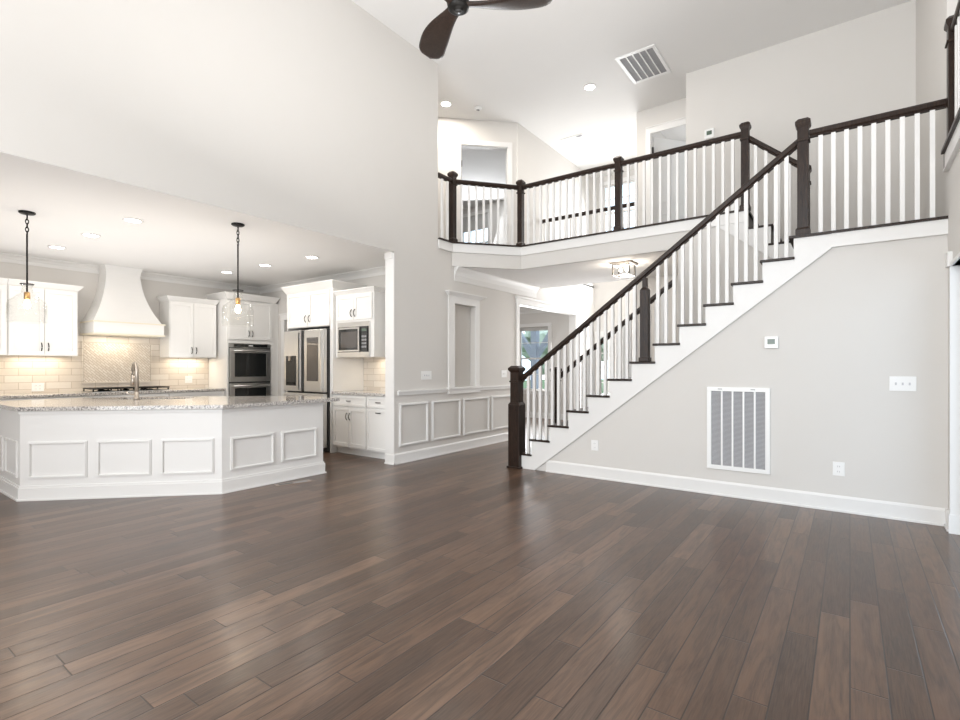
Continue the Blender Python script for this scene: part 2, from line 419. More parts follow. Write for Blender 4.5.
# front wall with its windows
def holes_wall(x0, x1, z0, z1, hs, y, t):
    mb = MB(); xs = x0
    for (a, b, c, d) in sorted(hs):
        mb.box(xs, a, y, y+t, z0, z1)
        if c > z0: mb.box(a, b, y, y+t, z0, c)
        if d < z1: mb.box(a, b, y, y+t, d, z1)
        xs = b
    mb.box(xs, x1, y, y+t, z0, z1); return mb
struct('wall_front_lower', holes_wall(-10.2, -2.0, 0, ZU, [(-7.09, -6.22, .72, 2.36), (-4.88, -4.62, .25, 2.05), (-4.55, -3.55, 0, 2.05)], FR, .15), 'wall')
struct('wall_front_upper', holes_wall(-10.2, -2.0, ZU, H2, [(-9.05, -8.10, 4.0, 5.60), (-4.75, -3.92, 4.3, 5.62)], FR, .15), 'wall')
struct('wall_dining_left', MB().box(-10.2, -10.08, 5.77, FR, 0, H2), 'wall')
struct('wall_dining_near', MB().box(-10.1, L-.15, 7.92, 8.02, 0, H1+.1), 'wall')
struct('wall_far_left', MB().box(-10.2, L-.15, 5.72, 5.77, H1+.1, H2), 'wall')
# rear wall behind the camera with tall windows
m = MB(); m.box(-10.2, -4.6, -3.2, -3.05, 0, H2); m.box(.2, 3.2, -3.2, -3.05, 0, H2); m.box(-4.6, .2, -3.2, -3.05, 5.1, H2); m.box(-4.6, .2, -3.2, -3.05, 0, .35)
struct('wall_rear', m, 'wall')

# baseboards, chair rail, crowns
def board(name, F, a0, a1, h=.14, par=None):
    mb = MB(); mb.fb(F, a0, a1, 0, .016, 0, h-.02); mb.ffrus(F, (a0, a1, 0, .016), (a0, a1, 0, .007), h-.02, h); mb.fb(F, a0, a1, .0, .028, 0, .018)
    return struct(name, mb, 'white')
board('baseboard_left', FX(L), 4.87, 8.0, .145)
board('baseboard_pier', ((0, 4.87), (1, 0), (0, -1)), L-.165, L+.016, .145)
board('baseboard_stair', FY(S), -3.10, R-.016, .145)
board('baseboard_right', ((R, 0), (0, -1), (-1, 0)), -S, -5.50, .145)
board('baseboard_foyer', FX(L), 10.55, FR, .145)
board('baseboard_front', FY(FR), -10, L, .145)
board('baseboard_passage', FY(8.95), -3.07, -1.83, .145)
mb = MB(); mb.fb(FX(L), 4.93, 6.0, 0, .022, .935, .975); mb.fb(FX(L), 4.93, 6.0, 0, .034, .975, .993)
mb.fb(FX(L), 6.80, 7.98, 0, .022, .935, .975); mb.fb(FX(L), 6.80, 7.98, 0, .034, .975, .993)
struct('trim_1', mb, 'white')                       # chair rail
for i, (a, b) in enumerate(((4.955, 5.54), (5.625, 6.30), (6.378, 7.09), (7.17, 7.86))):
    mb = MB().frame(FX(L), a, b, 0, .018, .232, .818, .03); mb.frame(FX(L), a+.012, b-.012, .018, .026, .244, .806, .012)
    make('panel_molding', mb, 'white', wl)
# pier corner board
struct('trim_2', MB().box(L-.16, L+.006, 4.855, 4.87, .145, H1-.02).box(L-.16, L-.02, 4.84, 4.856, H1-.09, H1), 'white')
# hall crown
def crown(name, F, a0, a1, z1, hh, proj):
    mb = MB()
    o, r, n = F
    prof = [(0, z1-hh), (.012, z1-hh), (.016, z1-hh*.6), (proj*.45, z1-hh*.32), (proj*.9, z1-hh*.12), (proj, z1-.012), (proj, z1), (0, z1)]
    P = lambda a, d, z: (o[0]+r[0]*a+n[0]*d, o[1]+r[1]*a+n[1]*d, z)
    A = [mb.bm.verts.new(P(a0, d, z)) for d, z in prof]; B = [mb.bm.verts.new(P(a1, d, z)) for d, z in prof]
    mb.bm.faces.new(A); mb.bm.faces.new(B[::-1])
    for i in range(len(prof)): mb.bm.faces.new((A[i], B[i], B[(i+1) % len(prof)], A[(i+1) % len(prof)]))
    return struct(name, mb, 'white')
crown('trim_3', FX(L), 6.15, 8.70, H1-.001, .215, .09)
crown('trim_4', FX(HW), -3.0, FW, H1, .11, .10)
crown('trim_5', FY(FW), HW, L-.16, H1, .11, .10)
crown('trim_6', FY(FR), -10, L-.15, H1, .16, .14)
crown('trim_7', ((L-.15, 0), (0, -1), (-1, 0)), -FR, -8.1, H1, .16, .14)
for i, (x, y) in enumerate(((-6.4, 9.0), (-6.4, 10.3))):
    struct('trim_%d' % (8+i), MB().box(-9.8, L-.3, y-.07, y+.07, H1-.12, H1), 'white')
# dining opening casing
mb = MB(); mb.box(L, L+.022, 7.965, 8.06, 0, 2.50); mb.box(L, L+.022, 10.46, 10.555, 0, 2.50); mb.box(L, L+.024, 7.95, 10.57, 2.50, 2.60)
mb.box(L, L+.05, 7.93, 10.59, 2.60, 2.635); mb.box(L-.15, L, 8.05, 8.065, 0, 2.5); mb.box(L-.15, L, 10.455, 10.47, 0, 2.5); mb.box(L-.15, L, 8.06, 10.46, 2.49, 2.505)
struct('trim_10', mb, 'white')
# stair landing fascia
struct('trim_11', MB().box(-.135, R, S-.022, S, 2.424, 2.545).box(-.135, R, S-.028, S, 2.420, 2.432), 'white')
# gallery fascia and dark nosing, drywall below it
def strip(name, pts, d0, d1, z0, z1, mat):
    # pts run left to right seen from the room; offset outwards (towards the room)
    def off(d):
        out = []
        for i, p in enumerate(pts):
            p = Vector(p); ns = []
            for a, b in ((i-1, i), (i, i+1)):
                if a >= 0 and b < len(pts):
                    t = (Vector(pts[b])-Vector(pts[a])).normalized(); ns.append(Vector((t.y, -t.x)))
            n = sum(ns, Vector((0, 0))).normalized(); k = 1/max(.3, n.dot(ns[0]))
            out.append(p+n*d*k)
        return out
    mb = MB(); poly = [tuple(p) for p in off(d0)]+[tuple(p) for p in reversed(off(d1))]
    mb.prism(poly, z0, z1); return struct(name, mb, mat)
strip('trim_12', edge, 0, .022, 3.105, 3.228, 'white')
strip('trim_13', edge, 0, .030, 3.095, 3.112, 'white')
strip('trim_14', edge, -.02, .042, 3.228, 3.252, 'wood')
strip('wall_gallery_drop', [(L+.0, 6.10), (-4.25, G), (-1.83, G)], -.03, .002, H1, 3.10, 'wall')
# loft edge over the right wall
struct('trim_15', MB().box(R-.045, R+.03, -3.2, S-.02, 3.085, 3.112), 'wood')
struct('trim_16', MB().box(R-.022, R, -3.2, S-.024, 2.945, 3.085).box(R-.032, R, -3.2, S-.024, 2.935, 2.95), 'white')
# landing nosing and floor
struct('floor_landing', MB().box(-.43, R, S, 8.22, 2.45, 2.545), 'wall')
mb = MB(); mb.box(-.475, R, S-.035, 8.22, 2.545, 2.569)
struct('trim_17', mb, 'wood')
# niche casing with cornice and sill
mb = MB(); F = FX(L)
mb.fb(F, 6.0, 6.15, 0, .02, 1.0, 2.31); mb.fb(F, 6.70, 6.80, 0, .02, 1.0, 2.31); mb.fb(F, 6.0, 6.80, 0, .022, 2.31, 2.42)
mb.ffrus(F, (5.99, 6.82, 0, .025), (5.94, 6.90, 0, .075), 2.42, 2.47); mb.fb(F, 5.93, 6.92, 0, .085, 2.47, 2.488)
mb.fb(F, 5.97, 6.83, 0, .045, .975, 1.008); mb.fb(F, 5.99, 6.81, 0, .03, .905, .975)
struct('trim_18', mb, 'white')

# doors / casings
d = struct('door_1', MB().box(-2.90, -2.82, 8.925, 8.95, ZU, 5.40).box(-2.90, -2.0, 8.925, 8.95, 5.40, 5.50).box(-2.90, -2.0, 8.915, 8.95, 5.50, 5.52).box(-2.83, -2.81, 8.95, 9.07, ZU, 5.40), 'white')
ang = math.radians(52)
LF = ((-2.80, 9.06), (math.cos(ang), math.sin(ang)), (math.sin(ang), -math.cos(ang)))
mb = MB(); mb.fb(LF, 0, .76, -.035, 0, ZU+.01, 5.38)
for z0, z1 in ((3.45, 4.05), (4.25, 5.2)):
    for a in (.09, .42): mb.frame(LF, a, a+.26, 0, .008, z0, z1, .02)
leafo = make('door_leaf', mb, 'white', d)
mb = MB().box(-2.815, -2.79, 8.985, 9.03, 5.06, 5.18).box(-2.815, -2.79, 8.985, 9.03, 3.5, 3.62); make('hinge', mb, 'black', d)
mb = MB(); mb.tube([(-2.80+math.cos(ang)*.7, 9.06+math.sin(ang)*.7-.0, 4.2), (-2.80+math.cos(ang)*.7+.05, 9.06+math.sin(ang)*.7-.05, 4.2)], .025); make('door_knob', mb, 'black', leafo)
mb = MB(); mb.fb(D45, -.20, -.12, 0, .02, ZU, 5.38); mb.fb(D45, -1.16, -1.08, 0, .02, ZU, 5.38); mb.fb(D45, -1.16, -.12, 0, .022, 5.38, 5.47)
mb.fb(D45, -.215, -.20, -.12, 0, ZU, 5.38); mb.fb(D45, -1.08, -1.065, -.12, 0, ZU, 5.38); mb.fb(D45, -1.08, -.2, -.12, 0, 5.365, 5.38)
d = struct('door_2', mb, 'white')
mb = MB().fb(D45, -1.065, -1.05, -.07, -.02, 5.0, 5.1).fb(D45, -1.065, -1.05, -.07, -.02, 4.1, 4.2); make('hinge', mb, 'black', d)
# pantry doorway on the fridge wall
mb = MB(); F = FY(FW)
mb.fb(F, -8.70, -8.60, 0, .02, 0, 2.2); mb.fb(F, -7.72, -7.62, 0, .02, 0, 2.2); mb.fb(F, -8.72, -7.60, 0, .024, 2.2, 2.30); mb.fb(F, -8.74, -7.58, 0, .04, 2.30, 2.325)
struct('door_3', mb, 'white')
# cased opening in the right wall beside the stair wall
mb = MB(); mb.box(R-.014, R+.22, 5.455, 5.49, 0, 2.12); mb.box(R-.022, R+.1, 5.448, 5.455, 0, .15); mb.box(R-.03, R+.22, 5.44, 5.56, 2.12, 2.235)
mb.box(R+.05, R+.12, 5.435, 5.455, 0, 2.12); mb.box(R-.014, R+.22, 4.2, 5.44, 2.12, 2.15)
struct('trim_23', mb, 'white')
# front entry door in the foyer
mb = MB(); F = FY(FR)
mb.fb(F, -4.98+.03, -4.88, 0, .02, 0, 2.05); mb.fb(F, -4.62, -4.55, 0, .02, 0, 2.05); mb.fb(F, -3.55, -3.45, 0, .02, 0, 2.05); mb.fb(F, -4.95, -3.45, 0, .024, 2.05, 2.17)
d = struct('door_5', mb, 'white')
mb = MB().box(-4.48, -3.55, FR+.03, FR+.075, 0, 2.05)
for a in (-4.40, -3.97):
    for z0, z1 in ((.15, .85), (1.0, 1.9)): mb.frame(((0, FR+.03), (1, 0), (0, -1)), a, a+.34, 0, .01, z0, z1, .02)
lf = make('door_leaf', mb, 'white', d)
make('door_stile', MB().box(-4.55, -4.48, FR+.02, FR+.08, 0, 2.05), 'mahog', d)
for x in (-4.36, -4.02):
    for z in (.6, 1.1, 1.5, 1.85): make('hinge', MB().box(x-.012, x+.012, FR+.012, FR+.03, z-.03, z+.03), 'black', lf)

# windows
def window(name, x0, x1, z0, z1, rows=2, cols=1, shade=0, casing=.09, y=FR):
    F = FY(y); mb = MB()
    mb.fb(F, x0-casing, x0, 0, .022, z0, z1); mb.fb(F, x1, x1+casing, 0, .022, z0, z1); mb.fb(F, x0-casing, x1+casing, 0, .024, z1, z1+casing)
    mb.fb(F, x0-casing-.02, x1+casing+.02, 0, .05, z0-.03, z0); mb.fb(F, x0-casing, x1+casing, 0, .02, z0-.11, z0-.03)
    wo = struct(name, mb, 'white')
    mb = MB().frame(F, x0, x1, -.08, -.04, z0, z1, .035)
    zm = (z0+z1)/2; mb.fb(F, x0, x1, -.09, -.03, zm-.022, zm+.022)
    for i in range(1, cols+1): xx = x0+(x1-x0)*i/(cols+1); mb.fb(F, xx-.009, xx+.009, -.07, -.05, z0, z1)
    for j in range(1, rows*2):
        zz = z0+(z1-z0)*j/(rows*2)
        if abs(zz-zm) > .05: mb.fb(F, x0, x1, -.07, -.05, zz-.009, zz+.009)
    make('window_sash', mb, 'white', wo)
    make('window_pane', MB().box(x0+.02, x1-.02, y+.058, y+.063, z0+.02, z1-.02), 'glass', wo)
    if shade: make('window_shade', MB().box(x0+.005, x1-.005, y+.012, y+.035, z1-shade, z1), 'shade', wo)
    return wo
window('window_1', -7.09, -6.22, .72, 2.36, 2, 0, .10)
window('window_2', -9.05, -8.10, 4.0, 5.60, 2, 2, .42)
window('window_3', -4.75, -3.92, 4.3, 5.62, 2, 1)
mb = MB().frame(FY(FR), -4.88, -4.62, -.08, -.03, .25, 2.05, .03)
for z in (.6, .95, 1.3, 1.65): mb.fb(FY(FR), -4.88, -4.62, -.07, -.04, z-.01, z+.01)
wo = struct('window_4', mb, 'white'); make('window_pane', MB().box(-4.86, -4.64, FR+.05, FR+.055, .27, 2.03), 'glass', wo)
mb = MB()
for a, b in ((-4.6, -3.05), (-2.95, -1.4), (-1.3, .2)):
    mb.frame(((0, -3.05), (-1, 0), (0, 1)), -b, -a, -.1, .02, .35, 5.1, .08); mb.box(a, b, -3.13, -3.07, 2.7, 2.8)
wo = struct('window_5', mb, 'white'); make('window_pane', MB().box(-4.55, .15, -3.12, -3.115, .4, 5.05), 'glass', wo)

# ------------------------------------------------------------------ staircase
RZ, RN, X0 = .1975, .262, -3.60
nose = lambda k: X0+RN*(k-1)
Y0s, Y1s = S-.035, 6.90
st = thing('staircase', 'long straight flight of white stairs with dark treads rising to the right', 'staircase', (-2.0, 6.2, 0))
for k in range(1, 13):
    x = nose(k); z = RZ*k
    make('tread', MB().box(x, x+RN+.03, Y0s, Y1s, z-.026, z), 'wood', st, bevel=.006)
for k in range(1, 14):
    x = nose(k)+.022
    make('riser', MB().box(x+.001, x+.018, S, Y1s-.045, RZ*(k-1), RZ*k-.0265), 'white', st)
def stringer(y0, y1):
    prof = [(nose(1)+.022, 0)]
    for k in range(1, 13):
        prof += [(nose(k)+.022, RZ*k-.0265), (nose(k+1)+.022, RZ*k-.0265)]
    prof += [(nose(13)+.022, RZ*13-.024), (-.135, RZ*13-.024), (-.135, 2.42), (-3.26, slope(-3.26)+.01), (-3.27, 0)]
    return MB().xz(prof, y0, y1)
make('skirt_board', stringer(S-.018, S-.001), 'white', st)
prof_far = stringer(6.86, 6.88)
make('skirt_board', prof_far, 'white', st)
make('cove_molding', MB().xz([(-3.27, slope(-3.27)+.0), (-3.27, slope(-3.27)+.02), (-.14, 2.43), (-.14, 2.41)], S-.024, S-.0185), 'white', st)
# short upper flight
st2 = thing('staircase', 'short flight of three steps from the landing up to the gallery', 'staircase', (-.7, 7.5, 2.569))
for x, z in ((-.74, 3.023), (-.50, 2.796)):
    make('tread', MB().box(x-.29, x, G-.03, 8.215, z-.026, z), 'wood', st2, bevel=.006)
for x, z0, z1 in ((-1.02, 3.023, 3.224), (-.762, 2.796, 2.997), (-.522, 2.569, 2.770)):
    make('riser', MB().box(x-.018, x, G-.015, 8.21, z0, z1), 'wood', st2)
make('skirt_board', MB().xz([(-1.0, 3.224), (-1.0, 2.997), (-.762, 2.997), (-.762, 2.770), (-.522, 2.770), (-.522, 2.55), (-.44, 2.50), (-.44, 2.40), (-.5, 2.42), (-1.34, 3.08), (-1.34, 3.224)][::-1], G-.02, G-.001), 'white', st2)

# ------------------------------------------------------------------ newel posts
def newel(x, y, z, h, wd, label, rot=0, lower=None, neck=None, group=None):
    t = thing('newel_post', label, 'newel post', (x, y, z), group)
    b = wd*1.28
    if lower:    # heavy starting newel with a thicker lower block
        lw, lh = lower
        make('lower_block', MB().cbox(x, y, lw, lw, z, z+lh), 'wood', t, bevel=.006)
        mb = MB().frus((x-lw/2, x+lw/2, y-lw/2, y+lw/2), (x-wd/2, x+wd/2, y-wd/2, y+wd/2), z+lh, z+lh+.03)
        mb.cbox(x, y, wd, wd, z+lh+.03, z+h-.084); make('shaft', mb, 'wood', t)
        make('base_molding', MB().cbox(x, y, lw+.03, lw+.03, z, z+.022), 'wood', t, bevel=.004)
    else:
        make('shaft', MB().cbox(x, y, wd, wd, z, z+h-.06), 'wood', t, bevel=.004)
        make('base_molding', MB().cbox(x, y, b, b, z, z+.05).frus((x-b/2, x+b/2, y-b/2, y+b/2), (x-wd/2, x+wd/2, y-wd/2, y+wd/2), z+.05, z+.07), 'wood', t)
    make('collar', MB().cbox(x, y, wd+.022, wd+.022, z+h-.215, z+h-.195), 'wood', t, bevel=.004)
    c = wd*1.35/2; q = wd/2
    mb = MB().frus((x-q, x+q, y-q, y+q), (x-c, x+c, y-c, y+c), z+h-.085, z+h-.055); mb.cbox(x, y, 2*c, 2*c, z+h-.055, z+h-.028)
    mb.frus((x-c, x+c, y-c, y+c), (x-c*.62, x+c*.62, y-c*.62, y+c*.62), z+h-.028, z+h)
    make('cap', mb, 'wood', t)
    if rot:
        for ch in t.children:
            pass
        t.rotation_euler = (0, 0, rot)
    return t
newel(-3.545, S+.0, 0, 1.335, .125, 'thick dark starting newel post on the floor at the foot of the stairs', lower=(.168, .83))
newel(-.36, S+.02, 2.569, 1.10, .092, 'dark newel post at the top of the long flight, corner of the landing')
newel(-.415, G+.03, 2.569, 1.08, .084, 'dark landing newel post mostly hidden behind the corner one')
newel(-1.045, G+.05, ZU, 1.08, .088, 'dark gallery newel post where the short upper steps begin')
newel(-2.66, G+.05, ZU, 1.06, .088, 'dark newel post in the middle of the straight gallery railing')
newel(-4.28, G+.04, ZU, 1.07, .085, 'dark newel post where gallery railing bends from angled to straight')
newel(L-.01, 6.13, ZU, 1.10, .088, 'leftmost dark newel post of the gallery, near the tall wall edge')
newel(R+.035, S-.06, 3.112, 1.065, .088, 'dark newel post at the loft corner above the right wall')
newel(-3.545, 6.79, .0, 1.32, .10, 'dark newel post seen between balusters at far side of stair foot')
# slim mid newel carrying the long handrail
xm, zt = -1.86, RZ*7
t = thing('newel_post', 'short dark newel post under the handrail midway up the long flight', 'newel post', (xm, S+.01, zt))
make('base_molding', MB().cbox(xm, S+.01, .112, .112, zt, zt+.045), 'wood', t, bevel=.005)
make('shaft', MB().cbox(xm, S+.01, .088, .088, zt+.045, zt+.80).frus((xm-.044, xm+.044, S-.034, S+.054), (xm-.024, xm+.024, S-.014, S+.034), zt+.80, zt+.83), 'wood', t)
make('neck', MB().cbox(xm, S+.01, .048, .048, zt+.83, zt+.935), 'wood', t)

# ------------------------------------------------------------------ railings
def rail_bar(p0, p1, wd=.062, hh=.058):
    p0 = Vector(p0); p1 = Vector(p1); d = (p1-p0); dx = Vector((d.x, d.y, 0)).normalized(); n = Vector((-dx.y, dx.x, 0))
    mb = MB()
    prof = [(-.5, -.28), (-.36, -.5), (.36, -.5), (.5, -.28), (.5, .22), (.3, .5), (-.3, .5), (-.5, .22)]
    A = [mb.bm.verts.new(p0+n*a*wd+Vector((0, 0, b*hh))) for a, b in prof]; B = [mb.bm.verts.new(p1+n*a*wd+Vector((0, 0, b*hh))) for a, b in prof]
    mb.bm.faces.new(A); mb.bm.faces.new(B[::-1])
    for i in range(8): mb.bm.faces.new((A[i], B[i], B[(i+1) % 8], A[(i+1) % 8]))
    return mb
def balu(x, y, z0, z1, wd, ang=0):
    c, s = math.cos(ang), math.sin(ang)
    F = ((x, y), (c, s), (s, -c)); return MB().fb(F, -wd/2, wd/2, -wd/2, wd/2, z0, z1)
def level_rail(label, p0, p1, z, h=.985, pitch=.113, wd=.034, name='railing', e=.04, brown=True, group=None):
    p0 = Vector(p0); p1 = Vector(p1); d = p1-p0; Ln = d.length; u = d/Ln
    t = thing(name, label, 'railing', ((p0.x+p1.x)/2, (p0.y+p1.y)/2, z), group)
    make('handrail', rail_bar((p0.x, p0.y, z+h-.03), (p1.x, p1.y, z+h-.03)), 'wood', t)
    a = math.atan2(u.y, u.x)
    make('fillet', MB().fb(((p0.x, p0.y), (u.x, u.y), (u.y, -u.x)), 0, Ln, -.016, .016, z+h-.072, z+h-.0592), 'wood', t)
    n = max(1, int(round((Ln-2*e)/pitch)))
    for i in range(n):
        q = p0+u*(e+(i+.5)*(Ln-2*e)/n)
        make('baluster', balu(q.x, q.y, z, z+h-.0725, wd, a), 'white', t)
    return t
level_rail('short stub of gallery railing against the end of the tall left wall', (L-.01, 5.78), (L-.01, 6.09), ZU, e=.03, pitch=.12)
level_rail('angled gallery railing between the two leftmost upper newel posts', (L+.02, 6.16), (-4.31, G+.01), ZU)
level_rail('gallery railing left of the middle newel, white balusters under dark rail', (-4.235, G+.04), (-2.705, G+.05), ZU)
level_rail('gallery railing right of the middle newel up to the short steps', (-2.615, G+.05), (-1.09, G+.05), ZU)
level_rail('landing railing at the right, running from corner newel to the right wall', (-.31, S+.02), (R-.005, S+.02), 2.569, pitch=.101)
level_rail('far railing across the foyer opening, seen through the gallery balusters', (L+.01, 8.86), (-3.08, 8.86), ZU)
level_rail('loft railing high at the right edge above the right wall', (R+.035, -1.0), (R+.035, S-.11), 3.112, pitch=.12)
def sloped_rail(label, p0, p1, steps, name='railing', wd=.034):
    # p0,p1: centre line ends; steps: list of (x, zbase)
    t = thing(name, label, 'railing', ((p0[0]+p1[0])/2, p0[1], min(z for _, z in steps)))
    make('handrail', rail_bar(p0, p1, .062, .07), 'wood', t)
    k = (p1[2]-p0[2])/(p1[0]-p0[0])
    q0 = Vector(p0)-Vector((0, 0, .042)); q1 = Vector(p1)-Vector((0, 0, .042)); make('fillet', rail_bar(q0, q1, .034, .016), 'wood', t)
    for x, zb in steps:
        zt_ = p0[2]+k*(x-p0[0])-.048
        c = MB().hexa([(x-wd/2, p0[1]-wd/2, zb), (x+wd/2, p0[1]-wd/2, zb), (x+wd/2, p0[1]+wd/2, zb), (x-wd/2, p0[1]+wd/2, zb),
                       (x-wd/2, p0[1]-wd/2, zt_-k*wd/2), (x+wd/2, p0[1]-wd/2, zt_+k*wd/2), (x+wd/2, p0[1]+wd/2, zt_+k*wd/2), (x-wd/2, p0[1]+wd/2, zt_-k*wd/2)])
        make('baluster', c, 'white', t)
    return t
steps = []
for k in range(1, 13):
    for j in range(3):
        x = nose(k)+.048+.0873*j
        if x < -3.44 or abs(x-xm) < .075 or x > -.44: continue
        steps.append((x, RZ*k))
sloped_rail('long sloping stair railing on the near side facing the living room', (-3.483, S+.02, 1.165), (-.408, S+.02, 3.458), steps)
steps2 = [(x, z) for (x, z) in steps if x < -1.86]
sloped_rail('sloping stair railing on the far side, glimpsed between near balusters', (-3.49, 6.79, 1.18), (-1.84, 6.79, 2.43), steps2)
sloped_rail('short sloping railing beside the three upper steps by the landing', (-1.0, G+.05, 4.13), (-.405, G+.05, 3.62), [(-.93, 3.023), (-.82, 3.023), (-.69, 2.796), (-.58, 2.796)])

# ------------------------------------------------------------------ cabinets
def P(F, a, d, z): o, r, n = F; return (o[0]+r[0]*a+n[0]*d, o[1]+r[1]*a+n[1]*d, z)
def pull(F, a, z, d, par, vert=True, ln=.11):
    pts = []
    for i in range(7):
        t = i/6-.5; dd = d+.006+.026*(1-(2*t)**2)
        pts.append(P(F, a+(0 if vert else t*ln), dd, z+(t*ln if vert else 0)))
    mb = MB().tube(pts, .0065, 6)
    make('handle', mb, 'black', par)
def door(F, a0, a1, z0, z1, par, handle=None, name='door', d=0):
    mb = MB(); mb.frame(F, a0, a1, d+.001, d+.021, z0, z1, .055)
    mb.fb(F, a0+.05, a1-.05, d+.001, d+.010, z0+.05, z1-.05)
    o = make(name, mb, 'cab', par, bevel=.002)
    if handle: pull(F, handle[0], handle[1], d+.02, o, handle[2] if len(handle) > 2 else True)
    return o
def ccrown(F, a0, a1, dback, z0, z1, p, par, pl=None, pr=None):
    pl = p if pl is None else pl; pr = p if pr is None else pr
    mb = MB(); mb.ffrus(F, (a0-min(pl, .004), a1+min(pr, .004), dback, .006), (a0-pl, a1+pr, dback, p), z0, z1-.014); mb.fb(F, a0-pl, a1+pr, dback, p+.004, z1-.014, z1)
    make('crown_molding', mb, 'cab', par)

# upper cabinets on the hood wall (front x=-9.09)
F = FX(-9.09); dep = -.36+.001
def upper(label, a0, a1, zb, zt, doors, crz=2.497, F=F, dep=dep, pl=None, pr=None, cat='cabinet', name='wall_cabinet'):
    t = thing(name, label, cat, P(F, (a0+a1)/2, dep/2, zb))
    make('body', MB().fb(F, a0, a1, dep, 0, zb, zt), 'cab', t)
    for (b0, b1, h) in doors: door(F, b0, b1, zb+.012, zt-.015, t, (h, zb+.12) if h else None)
    ccrown(F, a0, a1, dep, zt, crz, .055, t, pl, pr)
    return t
upper('white wall cabinet left of the range hood, two doors side by side', 1.768, 2.53, 1.48, 2.42, [(1.778, 2.147, 2.115), (2.153, 2.52, 2.19)], pl=0)
upper('white wall cabinet cut by the left edge of the photo', .99, 1.764, 1.48, 2.42, [(1.0, 1.37, None), (1.376, 1.754, 1.42)], pr=0)
upper('white wall cabinet between the range hood and the oven tower', 3.757, 4.53, 1.48, 2.42, [(3.767, 4.137, 4.105), (4.143, 4.52, 4.175)], pr=.035)
# oven tower
F2 = FX(-8.80); dp2 = -.649
t = thing('oven_cabinet', 'tall white cabinet tower holding the double oven', 'cabinet', (-9.1, 5.0, 0))
mb = MB(); mb.fb(F2, 4.57, 4.60, dp2, 0, 0, 2.52); mb.fb(F2, 5.39, 5.47, dp2, 0, 0, 2.52); mb.fb(F2, 4.60, 5.39, dp2, -.02, 1.745, 2.52); mb.fb(F2, 4.60, 5.39, dp2, 0, 1.745, 1.80); mb.fb(F2, 4.60, 5.39, dp2, 0, 0, .36); mb.fb(F2, 4.60, 5.39, dp2, -.55, .36, 1.745)
mb.fb(F2, 5.47, 5.565, dp2, -.02, 0, 2.52)
make('body', mb, 'cab', t)
door(F2, 4.60, 4.985, 1.81, 2.50, t, (4.955, 1.92)); door(F2, 4.991, 5.42, 1.81, 2.50, t, (5.02, 1.92))
ccrown(F2, 4.57, 5.50, dp2, 2.52, 2.63, .06, t, .06, .05)
t = thing('double_oven', 'stainless steel double wall oven built into the white tower', 'oven', (-9.0, 4.995, .37))
make('body', MB().fb(F2, 4.603, 5.387, -.54, .004, .365, 1.742), 'darkside', t)
for z0, z1 in ((1.055, 1.655), (.42, 1.03)):
    mb = MB().frame(F2, 4.61, 5.38, .005, .035, z0, z1, .085); mb.fb(F2, 4.62, 5.37, .005, .025, z0+.01, z0+.1)
    o = make('oven_door', mb, 'steel', t, bevel=.003)
    make('window', MB().fb(F2, 4.69, 5.30, .006, .030, z0+.09, z1-.09), 'bglass', o)
    mb = MB().tube([P(F2, 4.66, .085, z1-.045), P(F2, 5.33, .085, z1-.045)], .012); mb.fb(F2, 4.68, 4.70, .03, .085, z1-.055, z1-.035); mb.fb(F2, 5.29, 5.31, .03, .085, z1-.055, z1-.035)
    make('handle', mb, 'steel', o)
o = make('control_panel', MB().fb(F2, 4.61, 5.38, .005, .032, 1.668, 1.74), 'steel', t)
make('display', MB().fb(F2, 4.68, 5.31, .032, .035, 1.68, 1.728), 'bglass', o)
make('clock', MB().fb(F2, 4.95, 5.03, .035, .036, 1.695, 1.712), 'plastic', o)

# range hood
t = thing('range_hood', 'white curved range hood flaring over the cooktop', 'range hood', (-9.15, 3.12, 1.80))
mb = MB(); yc = 3.13
secs = []
for i in range(15):
    q = i/14; z = 2.0+q*(H1-2.0)
    k = (1-q)**2.2
    hw = .225+.235*k; dpt = .30+.22*k
    if q > .86: hw += .035*((q-.86)/.14)**1.5; dpt += .02*((q-.86)/.14)
    secs.append((z, hw, dpt))
rings = [[mb.bm.verts.new(v) for v in ((HW+.001, yc-hw, z), (HW+dd, yc-hw, z), (HW+dd, yc+hw, z), (HW+.001, yc+hw, z))] for z, hw, dd in secs]
for a, b in zip(rings, rings[1:]):
    for i in range(4): mb.bm.faces.new((a[i], a[(i+1) % 4], b[(i+1) % 4], b[i]))
mb.bm.faces.new(rings[0][::-1]); mb.bm.faces.new(rings[-1])
make('chimney', mb, 'cab', t)
make('canopy_band', MB().box(HW+.001, -8.91, yc-.46, yc+.48, 1.825, 1.985), 'cab', t)
make('band_molding', MB().box(HW+.001, -8.895, yc-.475, yc+.495, 1.985, 2.003).box(HW+.001, -8.895, yc-.475, yc+.495, 1.808, 1.825), 'cream', t)

# backsplash
struct('trim_19', MB().box(HW, HW+.012, -.5, 4.565, .945, 1.80), 'tilex')
mb = MB(); mb.box(HW+.012, HW+.020, 2.70, 3.61, 1.09, 1.69); struct('trim_20', mb, 'tileh')
struct('trim_21', MB().frame(FX(HW), 2.67, 3.64, .012, .028, 1.065, 1.715, .025), 'tilex')
struct('trim_22', MB().box(-6.39, L-.16, FW-.012, FW, .945, 1.62), 'tiley')

